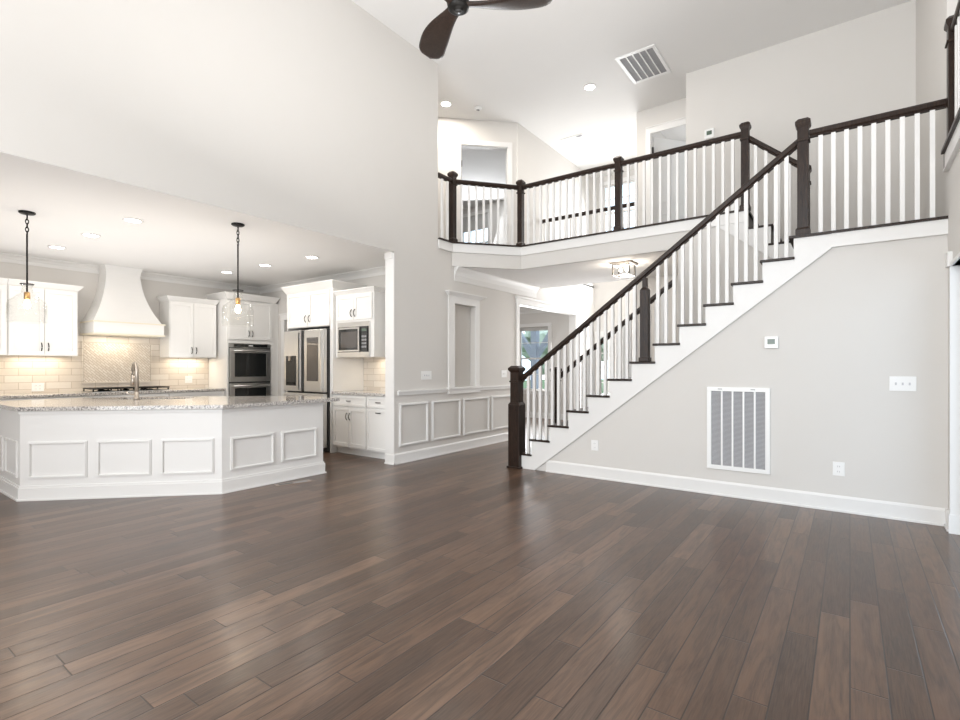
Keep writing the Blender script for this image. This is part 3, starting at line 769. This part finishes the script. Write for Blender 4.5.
# base run on the hood wall
F3 = FX(-8.87); dp3 = -.575
def base(label, a0, a1, items, F, dp, ztop=.905, name='base_cabinet'):
    t = thing(name, label, 'cabinet', P(F, (a0+a1)/2, dp/2, 0))
    make('body', MB().fb(F, a0, a1, dp, 0, .10, ztop), 'cab', t)
    make('toe_kick', MB().fb(F, a0, a1, dp, -.075, 0, .10), 'cab', t)
    for kind, b0, b1, z0, z1, hh in items:
        if kind == 'd': door(F, b0, b1, z0, z1, t, hh)
        else:
            mb = MB().frame(F, b0, b1, .001, .021, z0, z1, .035); mb.fb(F, b0+.03, b1-.03, .001, .012, z0+.03, z1-.03)
            o = make('drawer', mb, 'cab', t)
            pull(F, (b0+b1)/2, (z0+z1)/2 if z1-z0 < .25 else z1-.05, .02, o, False, .10)
    return t
lay = [(-.4, .4), (.402, 1.15), (1.152, 1.9), (1.902, 2.60), (2.602, 3.66), (3.662, 4.565)]
labs = ['white base cabinet outside left of the hood wall run', 'white base cabinet second from the far left end of the hood wall', 'white base cabinet under the left wall cabinets on hood wall', 'white base cabinet just left of the cooktop', 'white base cabinet directly under the cooktop', 'white base cabinet between the cooktop and the oven tower']
for (a0, a1), lb in zip(lay, labs):
    mid = (a0+a1)/2
    base(lb, a0, a1, [('w', a0+.01, a1-.01, .72, .89, 0), ('d', a0+.01, mid-.003, .13, .70, (mid-.04, .60)), ('d', mid+.003, a1-.01, .13, .70, (mid+.04, .60))], F3, dp3)
tag(make('countertop', MB().box(HW+.001, -8.84, -.4, 4.567, .907, .945), 'granite', bevel=.004), 'speckled granite countertop along the wall under the range hood', 'countertop')
# cooktop
t = thing('cooktop', 'black gas cooktop with iron grates below the range hood', 'cooktop', (-9.12, 3.16, .946))
make('plate', MB().box(-9.38, -8.90, 2.65, 3.72, .946, .955), 'steel', t)
for j in range(3):
    y0 = 2.665+j*.35
    mb = MB().frame(((-8.93, 0), (0, 1), (1, 0)), y0, y0+.335, -.42, 0, .988, 1.006, .007)
    for q in range(5): mb.box(-9.35, -8.93, y0+.045+q*.058, y0+.058+q*.058, .988, 1.006)
    for q in range(4): mb.box(-9.33+q*.12, -9.318+q*.12, y0, y0+.335, .988, 1.006)
    for xx in (-9.34, -8.945):
        for yy in (y0+.01, y0+.32): mb.box(xx-.008, xx+.008, yy-.008, yy+.008, .955, .986)
    make('grate', mb, 'black', t)
for x, y in ((-9.26, 2.87), (-9.03, 2.87), (-9.15, 3.16), (-9.26, 3.45), (-9.03, 3.45)): make('burner', MB().lathe((x, y), [(.045, .956), (.045, .97), (.03, .978), (.0, .98)], 16), 'black', t)

# fridge wall: base cabinets, counter, microwave cabinet, fridge surround
F4 = FY(5.0); dp4 = -(FW-5.0)+.001
base('white two-door base cabinet right of the refrigerator', -6.44, -5.67, [('w', -6.43, -5.68, .735, .89, 0), ('d', -6.43, -6.058, .125, .715, (-6.09, .58)), ('d', -6.052, -5.68, .125, .715, (-6.02, .58))], F4, dp4)
base('white drawer base cabinet next to the wainscoted pier', -5.667, L-.16, [('w', -5.657, -5.17, .735, .89, 0), ('w', -5.657, -5.17, .125, .715, 0)], F4, dp4)
tag(make('countertop', MB().box(-6.442, L-.155, 4.965, FW-.013, .907, .945), 'granite', bevel=.004), 'small speckled granite countertop below the built-in microwave', 'countertop')
t = thing('microwave_cabinet', 'white wall cabinet with two small doors around the microwave', 'cabinet', (-5.95, 5.3, 1.46))
F5 = FY(5.0); dp5 = -.565
mb = MB(); mb.fb(F5, -6.38, -6.30, dp5, 0, 1.465, 2.41); mb.fb(F5, -5.60, -5.52, dp5, 0, 1.465, 2.41); mb.fb(F5, -6.30, -5.60, dp5, 0, 1.98, 2.41); mb.fb(F5, -6.30, -5.60, dp5, 0, 1.465, 1.48); mb.fb(F5, -6.30, -5.60, dp5, -.5, 1.48, 1.98)
make('body', mb, 'cab', t)
door(F5, -6.345, -5.95, 2.02, 2.395, t, (-5.985, 2.12)); door(F5, -5.944, -5.55, 2.02, 2.395, t, (-5.91, 2.12))
ccrown(F5, -6.38, -5.52, dp5, 2.41, 2.475, .045, t, 0, .045)
t = thing('microwave', 'stainless built-in microwave in the white wall cabinet', 'microwave', (-5.95, 5.2, 1.481))
make('body', MB().fb(F5, -6.295, -5.605, -.45, .002, 1.482, 1.978), 'steel', t)
o = make('trim_frame', MB().frame(F5, -6.305, -5.60, .002, .025, 1.47, 1.985, .085), 'steel', t)
o = make('microwave_door', MB().frame(F5, -6.285, -5.79, .004, .042, 1.55, 1.905, .022), 'steel', t)
make('door_glass', MB().fb(F5, -6.262, -5.813, .004, .036, 1.573, 1.882), 'bglass', o)
make('window', MB().fb(F5, -6.215, -5.85, .036, .038, 1.61, 1.845), 'mirror', o)
make('handle', MB().fb(F5, -5.80, -5.775, .042, .065, 1.57, 1.885), 'steel', o)
o = make('control_panel', MB().fb(F5, -5.765, -5.625, .004, .036, 1.55, 1.905), 'bglass', t)
make('display', MB().fb(F5, -5.745, -5.645, .036, .038, 1.84, 1.88), 'lcd', o)
for j in range(4):
    for i in range(3): make('button', MB().fb(F5, -5.745+i*.036, -5.72+i*.036, .036, .038, 1.60+j*.05, 1.63+j*.05), 'grillegrey', o)
make('bezel', MB().fb(F5, -6.30, -5.607, .0025, .0255, 1.54, 1.915), 'bglass', t)
upper('narrow white wall cabinet right of the microwave cabinet', -5.45, L-.16, 1.465, 2.41, [(-5.44, -5.16, -5.41)], 2.475, FY(5.24), -.325, 0, 0)
# fridge surround
t = thing('fridge_cabinet', 'white cabinet with two doors and side panel over the refrigerator', 'cabinet', (-7.0, 5.2, 0))
F6 = FY(4.96); dp6 = -.605
mb = MB(); mb.fb(F6, -7.58, -6.44, dp6, 0, 1.955, 2.53); mb.fb(F6, -6.44, -6.395, dp6, 0, .946, 2.53); mb.fb(F6, -6.468, -6.4425, dp6, 0, 0, 1.955); mb.fb(F6, -7.60, -7.58, dp6, 0, 0, 2.53)
make('body', mb, 'cab', t)
door(F6, -7.555, -7.003, 1.965, 2.515, t, (-7.05, 2.09)); door(F6, -6.997, -6.46, 1.965, 2.515, t, (-6.95, 2.09))
ccrown(F6, -7.60, -6.395, dp6, 2.53, 2.645, .07, t)
# refrigerator
t = thing('refrigerator', 'stainless french-door refrigerator with screen and water dispenser', 'refrigerator', (-7.03, 5.1, 0))
make('body', MB().box(-7.545, -6.475, 4.93, 5.52, .03, 1.915), 'darkside', t, bevel=.004)
make('foot', MB().box(-7.52, -6.50, 4.97, 5.45, 0, .03), 'darkside', t)
F7 = FY(4.925)
def rdoor(nme, a0, a1, z0, z1): return make(nme, MB().fb(F7, a0, a1, 0, .065, z0, z1), 'steel', t, bevel=.008)
d1 = rdoor('fridge_door', -7.545, -7.075, .93, 1.905); d2 = rdoor('fridge_door', -6.99, -6.49, .93, 1.905)
make('center_gap', MB().fb(F7, -7.072, -6.993, .001, .03, .93, 1.90), 'darkside', t)
d3 = rdoor('freezer_drawer', -7.545, -6.49, .08, .905)
make('water_dispenser', MB().fb(F7, -7.47, -7.20, .066, .072, 1.02, 1.50), 'bglass', d1); make('dispenser_lever', MB().fb(F7, -7.36, -7.30, .072, .10, 1.42, 1.50), 'chrome', d1)
make('screen', MB().fb(F7, -6.91, -6.63, .066, .070, 1.10, 1.78), 'mirror', d2)
make('handle', MB().fb(F7, -7.13, -7.095, .067, .10, .96, 1.87), 'steel', d1); make('handle', MB().fb(F7, -6.555, -6.525, .067, .10, .96, 1.87), 'steel', d2)
make('handle', MB().fb(F7, -7.45, -6.60, .067, .10, .82, .85), 'steel', d3)

# ------------------------------------------------------------------ island
isl = thing('kitchen_island', 'large white angled kitchen island with framed panels', 'kitchen island', (-6.4, 2.8, 0))
A, B = (-6.62, 1.38), (-5.30, 2.70)
body = [(-7.9, 1.38), A, B, (-5.30, 3.96), (-6.10, 3.96), (-7.9, 2.16)]
def clip(poly, nx, ny, c):   # keep nx*x+ny*y<=c
    out = []
    for i in range(len(poly)):
        a = poly[i]; b = poly[(i+1) % len(poly)]; fa = nx*a[0]+ny*a[1]-c; fb_ = nx*b[0]+ny*b[1]-c
        if fa <= 0: out.append(a)
        if (fa < 0 < fb_) or (fb_ < 0 < fa):
            t_ = fa/(fa-fb_); out.append((a[0]+(b[0]-a[0])*t_, a[1]+(b[1]-a[1])*t_))
    return out
def around(poly, U0, U1, V0, V1):   # pieces of a polygon around a 45 degree rectangle
    q = .70711
    f1 = clip(poly, -q, q, V0); f2 = clip(poly, q, -q, -V0)
    return [f for f in (f1, clip(f2, q, q, U0), clip(f2, -q, -q, -U1), clip(clip(clip(f2, -q, -q, -U0), q, q, U1), q, -q, -V1)) if len(f) > 2]
U0, U1, V0, V1 = -3.46, -2.60, 6.78, 7.08
mb = MB().prism(body, 0, .69)
for f_ in around(body, U0-.016, U1+.016, V0-.016, V1+.016): mb.prism(f_, .69, .885)
make('body', mb, 'white', isl)
q = .70711
FA = (A, (q, q), (q, -q)); FB_ = FX(-5.30); FC = FY(1.38)
for a0, a1 in ((.075, .60), (.69, 1.19), (1.285, 1.79)):
    make('panel_molding', MB().frame(FA, a0, a1, 0, .014, .215, .58, .024).frame(FA, a0+.01, a1-.01, .014, .020, .225, .57, .010), 'white', isl)
for a0, a1 in ((2.79, 3.29), (3.385, 3.86)):
    make('panel_molding', MB().frame(FB_, a0, a1, 0, .014, .225, .575, .024).frame(FB_, a0+.01, a1-.01, .014, .020, .235, .565, .010), 'white', isl)
for a0, a1 in ((-7.16, -6.71), (-7.72, -7.26)):
    make('panel_molding', MB().frame(FC, a0, a1, 0, .014, .215, .58, .024), 'white', isl)
def offpoly(pts, dd):
    out = []
    for i, p in enumerate(pts):
        p = Vector(p); ns = []
        for a, b in ((i-1, i), (i, i+1)):
            if a >= 0 and b < len(pts):
                tt = (Vector(pts[b])-Vector(pts[a])).normalized(); ns.append(Vector((tt.y, -tt.x)))
        n = sum(ns, Vector((0, 0))).normalized(); out.append(tuple(p+n*dd/max(.3, n.dot(ns[0]))))
    return out
run = [(-7.9, 1.38), A, B, (-5.30, 3.96), (-6.10, 3.96)]
mb = MB(); mb.prism(run+offpoly(run, .018)[::-1], 0, .125); mb.prism(run+offpoly(run, .010)[::-1], .125, .145); mb.prism(run+offpoly(run, .03)[::-1], 0, .016)
make('baseboard', mb, 'white', isl)
mb = MB(); mb.prism(run+offpoly(run, .014)[::-1], .855, .885); make('top_molding', mb, 'white', isl)
top = [(-7.95, 1.34), (-6.603, 1.34), (-5.255, 2.688), (-5.255, 4.18), (-6.10, 4.18), (-7.95, 2.33)]
# countertop as pieces around the sink cut-out, in the 45 degree frame
def s2(p): return Vector(p)
mb = MB()
bmt = mb.bm
for f_ in around(top, U0-.001, U1+.001, V0-.001, V1+.001): mb.prism(f_, .887, .927)
tag(make('countertop', mb, 'granite'), 'large grey speckled granite countertop on the island', 'countertop')
FS = ((0, 0), (q, q), (-q, q))
t = thing('kitchen_sink', 'undermount steel sink set in the island countertop', 'sink', ((U0+U1)/2*q-(V0+V1)/2*q, (U0+U1)/2*q+(V0+V1)/2*q, .70))
mb = MB().fb(FS, U0-.015, U1+.015, V0-.015, V1+.015, .70, .715); mb.fb(FS, U0-.015, U0, V0, V1, .715, .886); mb.fb(FS, U1, U1+.015, V0, V1, .715, .886); mb.fb(FS, U0-.015, U1+.015, V0-.015, V0, .715, .886); mb.fb(FS, U0-.015, U1+.015, V1, V1+.015, .715, .886)
make('basin', mb, 'sink', t)
# faucet
fx, fy = -6.99, 2.547
fx, fy = (fx+.03, fy-.03)
t = thing('faucet', 'tall gooseneck pull-down faucet standing on the island', 'faucet', (fx, fy, .928))
make('base', MB().lathe((fx, fy), [(.034, .928), (.034, .945), (.024, .955), (.022, 1.02), (.017, 1.03)], 20), 'chrome', t)
pts = [(fx, fy, 1.0), (fx, fy, 1.22)]
for i in range(11):
    a = PI*i/10; pts.append((fx-(.055-.055*math.cos(a))*.95, fy-(.055-.055*math.cos(a))*.02, 1.24+.12*math.sin(a)))
pts.append((pts[-1][0], pts[-1][1], 1.20))
make('spout', MB().tube(pts, .021, 12), 'chrome', t)
make('spray_head', MB().tube([(pts[-1][0], pts[-1][1], 1.22), (pts[-1][0], pts[-1][1], 1.09)], [.023, .028], 12), 'chrome', t)
make('lever', MB().tube([(fx, fy, .985), (fx-.05, fy-.07, .995), (fx-.06, fy-.09, 1.03)], .009, 8), 'chrome', t)

# ------------------------------------------------------------------ pendants, lamps
def lamp(name, loc, parent, kind='POINT', power=10, color=(1, .86, .68), size=.05, **k):
    l = bpy.data.lights.new(name, kind); l.energy = power; l.color = color
    if kind == 'SPOT': l.spot_size = k.get('angle', 2.4); l.spot_blend = .8; l.shadow_soft_size = size
    elif kind == 'POINT': l.shadow_soft_size = size
    elif kind == 'AREA': l.shape = k.get('shape', 'DISK'); l.size = size; l.size_y = k.get('sy', size)
    o = bpy.data.objects.new(name, l); COL.objects.link(o); o.location = Vector(loc)-parent.location; o.parent = parent
    return o
def pendant(x, y, label):
    t = thing('pendant_light', label, 'pendant light', (x, y, 1.76), 'glass pendants over the island')
    make('canopy', MB().lathe((x, y), [(.066, H1-.001), (.068, H1-.012), (.055, H1-.022), (.012, H1-.03)], 28), 'black', t)
    mb = MB()
    for i in range(5):
        z0 = H1-.045-.040*i; r = .012
        pts = [(x+(r*math.cos(a) if i % 2 == 0 else 0), y+(0 if i % 2 == 0 else r*math.cos(a)), z0-.012+.026*math.sin(a)) for a in [2*PI*k/10 for k in range(11)]]
        mb.tube(pts, .005, 6)
    make('chain', mb, 'black', t)
    make('rod', MB().tube([(x, y, 2.65), (x, y, 2.07)], .008, 8), 'black', t)
    make('socket', MB().lathe((x, y), [(.012, 2.075), (.024, 2.07), (.026, 2.01), (.020, 2.0)], 16), 'brass', t)
    make('bulb', MB().lathe((x, y), [(.010, 2.0), (.022, 1.975), (.030, 1.945), (.026, 1.92), (.0, 1.905)], 16), 'bulb', t)
    make('glass_shade', MB().lathe((x, y), [(.052, 2.155), (.040, 2.12), (.050, 2.07), (.100, 2.02), (.145, 1.985), (.158, 1.94), (.158, 1.765), (.153, 1.765), (.153, 1.94), (.141, 1.978), (.097, 2.013), (.046, 2.064), (.036, 2.12), (.048, 2.155)], 40, close=True), 'jar', t)
    make('shade_collar', MB().lathe((x, y), [(.056, 2.158), (.056, 2.150), (.050, 2.150), (.050, 2.158)], 24, close=True), 'black', t)
    lamp('lamp', (x, y, 1.85), t, 'POINT', 7, size=.04)
    return t
pendant(-6.695, 1.449, 'clear glass pendant light, the left of the two over the island')
pendant(-5.397, 2.925, 'clear glass pendant light, the right of the two over the island')

def can(loc, z, r=.075, power=4.5, label='', group=None, color=(1, .93, .84)):
    x, y = loc
    t = thing('recessed_light', label, 'ceiling light', (x, y, z-.012), group)
    make('trim_ring', MB().lathe((x, y), [(r+.022, z-.001), (r+.022, z-.006), (r, z-.010), (r, z-.001)], 28, close=True), 'white', t)
    make('lens', MB().lathe((x, y), [(r, z-.003), (r, z-.006), (0, z-.0065)], 28), 'glow', t)
    lamp('lamp', (x, y, z-.02), t, 'AREA', power, color, r*2)
    return t
g = 'recessed lights in the kitchen ceiling'
for (x, y), lb in (((-6.151, 2.19), 'recessed kitchen light nearest the left pendant, largest of its row'), ((-7.251, 2.146), 'recessed kitchen light, middle of the left row of three'),
                   ((-8.333, 2.10), 'recessed kitchen light left of and nearest the range hood'), ((-6.167, 4.42), 'recessed kitchen light closest to the microwave cabinet'),
                   ((-7.232, 4.344), 'recessed kitchen light just right of the right pendant cord'), ((-8.269, 4.297), 'recessed kitchen light above the oven tower')):
    can((x, y), H1, label=lb, group=g)
g = 'recessed lights in the high ceiling'
can((-3.40, 7.69), H2, .08, 26, 'recessed light in the high ceiling left of the ceiling return vent', g)
can((-5.62, 6.72), H2, .08, 26, 'recessed light in the high ceiling at the edge of the tall left wall', g)
# undercabinet warm lamps
for nme, loc, sx, sy, pw in (('undercabinet_lamp', (-9.30, 2.15, 1.475), .1, .55, 2.6), ('undercabinet_lamp', (-9.30, 1.38, 1.475), .1, .5, 2.2), ('undercabinet_lamp', (-9.30, 4.15, 1.475), .1, .55, 2.6), ('undercabinet_lamp', (-9.2, 3.07, 1.80), .2, .5, 3.2), ('undercabinet_lamp', (-5.7, 5.42, 1.46), .6, .1, 2.2)):
    l = bpy.data.lights.new(nme, 'AREA'); l.shape = 'RECTANGLE'; l.size = sx; l.size_y = sy; l.energy = pw; l.color = (1, .87, .68)
    o = bpy.data.objects.new(nme, l); COL.objects.link(o); o.location = loc
# flush lamp in the hall
x, y = -2.75, 7.45
t = thing('flush_ceiling_light', 'square glass and nickel flush light under the gallery', 'ceiling light', (x, y, H1-.2))
make('canopy', MB().cbox(x, y, .32, .32, H1-.03, H1-.001), 'chrome', t)
mb = MB()
for sx in (-1, 1):
    for sy in (-1, 1): mb.cbox(x+sx*.125, y+sy*.125, .014, .014, H1-.19, H1-.03)
mb.frame(((0, y-.118), (1, 0), (0, -1)), x-.132, x+.132, 0, .014, H1-.19, H1-.03, .012); mb.frame(((0, y+.132), (1, 0), (0, -1)), x-.132, x+.132, 0, .014, H1-.19, H1-.03, .012)
mb.box(x-.132, x-.118, y-.13, y+.13, H1-.19, H1-.178); mb.box(x+.118, x+.132, y-.13, y+.13, H1-.19, H1-.178)
make('frame', mb, 'chrome', t)
make('glass_shade', MB().cbox(x, y, .236, .236, H1-.178, H1-.031), 'jar', t)
for dx in (-.05, .05): make('bulb', MB().lathe((x+dx, y), [(.012, H1-.04), (.02, H1-.07), (.03, H1-.11), (.0, H1-.135)], 14), 'panelglow', t)
lamp('lamp', (x, y, H1-.21), t, 'POINT', 14, (1, .9, .78), .06)

# ------------------------------------------------------------------ ceiling fan
fz = 4.78; fcx, fcy = -3.04, 3.82
t = thing('ceiling_fan', 'dark walnut three-blade ceiling fan hanging from the high ceiling', 'ceiling fan', (fcx, fcy, fz))
rtv = Vector((math.cos(YAW), math.sin(YAW), 0)); fwv = Vector((-math.sin(YAW), math.cos(YAW), 0))
def blade(ang):
    mb = MB(); d = (rtv*math.cos(ang)+fwv*math.sin(ang)); n = Vector((-d.y, d.x, 0)); rows = []
    N = 22
    for i in range(N+1):
        u = i/N; r = .05+u*.87
        wdt = .065+.085*math.sin(min(1, u*1.5)*PI*.5)**1.5
        if u < .12: wdt = .075
        wdt *= math.sqrt(max(.0009, 1-max(0, (u-.80)/.20)**2.4))
        tw = math.radians(26*(1-u)+9); sweep = .05*math.sin(u*PI)-.02*u
        th = .022*(1-u)+.006
        ring = []
        for k in range(12):
            a = 2*PI*k/12; s_ = math.cos(a)*wdt; h_ = math.sin(a)*th
            off_ = n*(s_*math.cos(tw)+sweep)+Vector((0, 0, s_*math.sin(tw)*.55+h_))
            ring.append(mb.bm.verts.new(Vector((fcx, fcy, fz))+d*r+off_+Vector((0, 0, .02))))
        rows.append(ring)
    for a_, b_ in zip(rows, rows[1:]):
        for k in range(12): f = mb.bm.faces.new((a_[k], a_[(k+1) % 12], b_[(k+1) % 12], b_[k])); f.smooth = True
    mb.bm.faces.new(rows[0][::-1]); mb.bm.faces.new(rows[-1]); return mb
for a in (-6, 114, 234): make('blade', blade(math.radians(a)), 'wood', t)
make('hub', MB().lathe((fcx, fcy), [(.0, fz-.045), (.04, fz-.045), (.045, fz-.03), (.075, fz-.035), (.10, fz-.02), (.11, fz+.03), (.09, fz+.10), (.05, fz+.15), (.018, fz+.16)], 36), 'black', t)
make('hub_button', MB().lathe((fcx, fcy), [(0, fz-.052), (.034, fz-.05), (.036, fz-.045)], 24), 'darkside', t)
make('downrod', MB().tube([(fcx, fcy, fz+.15), (fcx, fcy, H2-.05)], .014, 12), 'black', t)
make('canopy', MB().lathe((fcx, fcy), [(.03, H2-.10), (.07, H2-.06), (.08, H2-.002)], 28), 'black', t)

# ------------------------------------------------------------------ grilles, plates, small things
t = thing('return_air_grille', 'large white return air grille low on the stair wall', 'air vent', (-.92, S, .268))
F = FY(S)
make('frame', MB().frame(F, -1.206, -.631, 0, .018, .268, 1.113, .042), 'plastic', t, bevel=.003)
make('filter', MB().fb(F, -1.17, -.67, .001, .004, .305, 1.075), 'grillegrey', t)
for i in range(4): xx = -1.164+(i+1)*.1; make('bar', MB().fb(F, xx-.008, xx+.008, .004, .016, .31, 1.071), 'plastic', t)
for i in range(60):
    z = .318+i*.0125
    make('louver', MB().fb(F, -1.164, -.673, .005, .011, z, z+.0035), 'mesh', t)
for a in (-1.08, -.78): make('latch', MB().fb(F, a-.02, a+.02, .018, .021, 1.09, 1.098), 'grillegrey', t)

t = thing('ceiling_return_vent', 'square white return vent in the high ceiling', 'air vent', (-2.49, 7.61, H2-.02))
mb = MB(); a0, a1, b0, b1 = -2.785, -2.215, 7.19, 8.02
mb.box(a0, a1, b0, b0+.05, H2-.015, H2-.001).box(a0, a1, b1-.05, b1, H2-.015, H2-.001).box(a0, a0+.045, b0+.05, b1-.05, H2-.015, H2-.001).box(a1-.045, a1, b0+.05, b1-.05, H2-.015, H2-.001)
make('frame', mb, 'plastic', t)
make('filter', MB().box(a0+.04, a1-.04, b0+.04, b1-.04, H2-.004, H2-.001), 'grillegrey', t)
for i in range(4): xx = a0+.045+(i+1)*.096; make('bar', MB().box(xx-.008, xx+.008, b0+.05, b1-.05, H2-.014, H2-.004), 'plastic', t)
t = thing('supply_vent', 'narrow linear supply vent in the high ceiling over the gallery', 'air vent', (-4.43, 9.18, H2-.01))
make('frame', MB().box(-4.66, -4.20, 9.12, 9.24, H2-.010, H2-.001), 'plastic', t); make('slot', MB().box(-4.34, -4.23, 9.15, 9.21, H2-.012, H2-.010), 'grillegrey', t)
t = thing('smoke_detector', 'round white smoke detector on high ceiling by the left wall', 'smoke detector', (-5.26, 7.16, H2-.03))
make('body', MB().lathe((-5.26, 7.16), [(.07, H2-.001), (.07, H2-.02), (.05, H2-.035), (0, H2-.036)], 24), 'plastic', t); make('sensor_ring', MB().lathe((-5.26, 7.16), [(.03, H2-.036), (.03, H2-.040), (0, H2-.041)], 16), 'grillegrey', t)

def plate(F, a, z, wd, hh, label, kind, n=1, cat='light switch'):
    t = thing('light_switch' if kind == 's' else 'wall_outlet', label, cat, P(F, a, 0, z-hh/2))
    make('cover_plate', MB().fb(F, a-wd/2, a+wd/2, 0.0005, .006, z-hh/2, z+hh/2), 'plastic', t, bevel=.0015)
    for i in range(n):
        aa = a+(i-(n-1)/2)*.046
        if kind == 's': make('toggle', MB().fb(F, aa-.006, aa+.006, .006, .016, z-.012, z+.010), 'mesh' if n == 3 else 'plastic', t)
        elif kind == 'r': make('rocker', MB().fb(F, aa-.015, aa+.015, .006, .010, z-.03, z+.03), 'plastic', t)
        else:
            for dz in (-.024, .024): make('socket', MB().fb(F, aa-.016, aa+.016, .006, .009, z+dz-.014, z+dz+.014), 'plastic', t)
            for dz in (-.024, .024):
                for dx in (-.007, .007): make('slot', MB().fb(F, aa+dx-.0015, aa+dx+.0015, .009, .0094, z+dz-.006, z+dz+.006), 'grillegrey', t)
    return t
FSW = FY(S)
plate(FSW, .367, 1.176, .18, .125, 'white three-gang light switch at the right of the stair wall', 's', 3)
plate(FSW, -.084, .388, .09, .125, 'white wall outlet right of the return air grille', 'o', 1, 'outlet')
plate(FSW, -2.453, .388, .09, .125, 'white wall outlet near the stair foot, under the sloping skirt board', 'o', 1, 'outlet')
FLW = FX(L)
plate(FLW, 5.51, 1.20, .22, .125, 'white multi-gang light switch left of the tall niche', 's', 3)
plate(FLW, 7.56, 1.20, .17, .125, 'white light switch right of the tall niche', 's', 2)
plate(FX(HW+.012), 2.16, 1.03, .14, .12, 'white outlet on the tiled backsplash left of the cooktop', 'o', 2, 'outlet')
plate(FX(HW+.012), 4.22, 1.10, .12, .12, 'white outlet on the tiled backsplash right of the cooktop', 'o', 2, 'outlet')
def thermostat(F, a, z, wd, hh, label):
    t = thing('thermostat', label, 'thermostat', P(F, a, 0, z-hh/2))
    make('body', MB().fb(F, a-wd/2, a+wd/2, .0005, .024, z-hh/2, z+hh/2), 'plastic', t, bevel=.004)
    make('display', MB().fb(F, a-wd*.28, a+wd*.28, .024, .0255, z-hh*.15, z+hh*.28), 'lcd', t)
thermostat(FSW, -.62, 1.56, .115, .115, 'small white thermostat on the stair wall above the air grille')
thermostat(FY(8.22), -1.71, 4.83, .13, .14, 'small white thermostat upstairs on the wall behind the gallery rail')
# floor register beside the island
t = thing('floor_register', 'narrow metal floor register beside the island', 'air vent', (-5.12, 3.42, 0))
FV = ((-5.12, 3.42), (0.27, .963), (.963, -.27))
make('frame', MB().fb(FV, -.20, .20, -.055, .055, 0.0005, .004), plain('brown_register_metal', (.30, .24, .20), .4), t)
make('slot', MB().fb(FV, -.16, .0, -.03, .03, .004, .0046), 'darkside', t); make('slot', MB().fb(FV, .01, .16, -.03, .03, .004, .0046), 'grillegrey', t)

# ------------------------------------------------------------------ outside the front windows
struct('ground', MB().box(-30, 20, FR+.6, 60, -.25, -.2), 'grass')
struct('porch_floor', MB().box(-12, 0, FR+.15, FR+2.2, -.12, -.02), 'post')
px_, py_ = -7.47, 13.0
t = thing('porch_post', 'grey timber porch post with Y braces outside the dining window', 'post', (px_, py_, -.02))
make('shaft', MB().cbox(px_, py_, .19, .19, -.02, 2.9), 'post', t)
for s_ in (-1, 1):
    make('brace', MB().xz([(px_+s_*.09, 1.55), (px_+s_*.09, 1.80), (px_+s_*.62, 2.55), (px_+s_*.80, 2.55)], py_-.07, py_+.07), 'post', t)
t = None
for i, (x, y, r, z) in enumerate(((-11.5, 22, 2.6, 2.6), (-6.5, 26, 3.0, 3.0), (-14, 30, 3.4, 3.4), (-1.5, 24, 2.4, 2.6))):
    t = thing('tree', ['leafy green tree far outside, left in the dining window', 'leafy green tree far outside, centre of the dining window', 'large green tree furthest outside beyond the porch', 'leafy green tree outside to the right beyond the foyer'][i], 'tree', (x, y, -.2), 'trees beyond the front lawn')
    make('trunk', MB().tube([(x, y, -.2), (x, y, z)], [.2, .12], 8), 'bark', t)
    mb = MB()
    for k in range(60):
        a = random.random()*2*PI; b = random.random()*PI; rr = r*.62*random.random()**.4
        c = Vector((x+rr*math.cos(a)*math.sin(b), y+rr*math.sin(a)*math.sin(b), z+rr*math.cos(b)*.8))
        mm = Matrix.Translation(c) @ Matrix.Rotation(random.random()*3, 4, 'X')
        bmesh.ops.create_icosphere(mb.bm, subdivisions=1, radius=r*(.16+.14*random.random()), matrix=mm)
    make('foliage', mb, 'leaf', t)
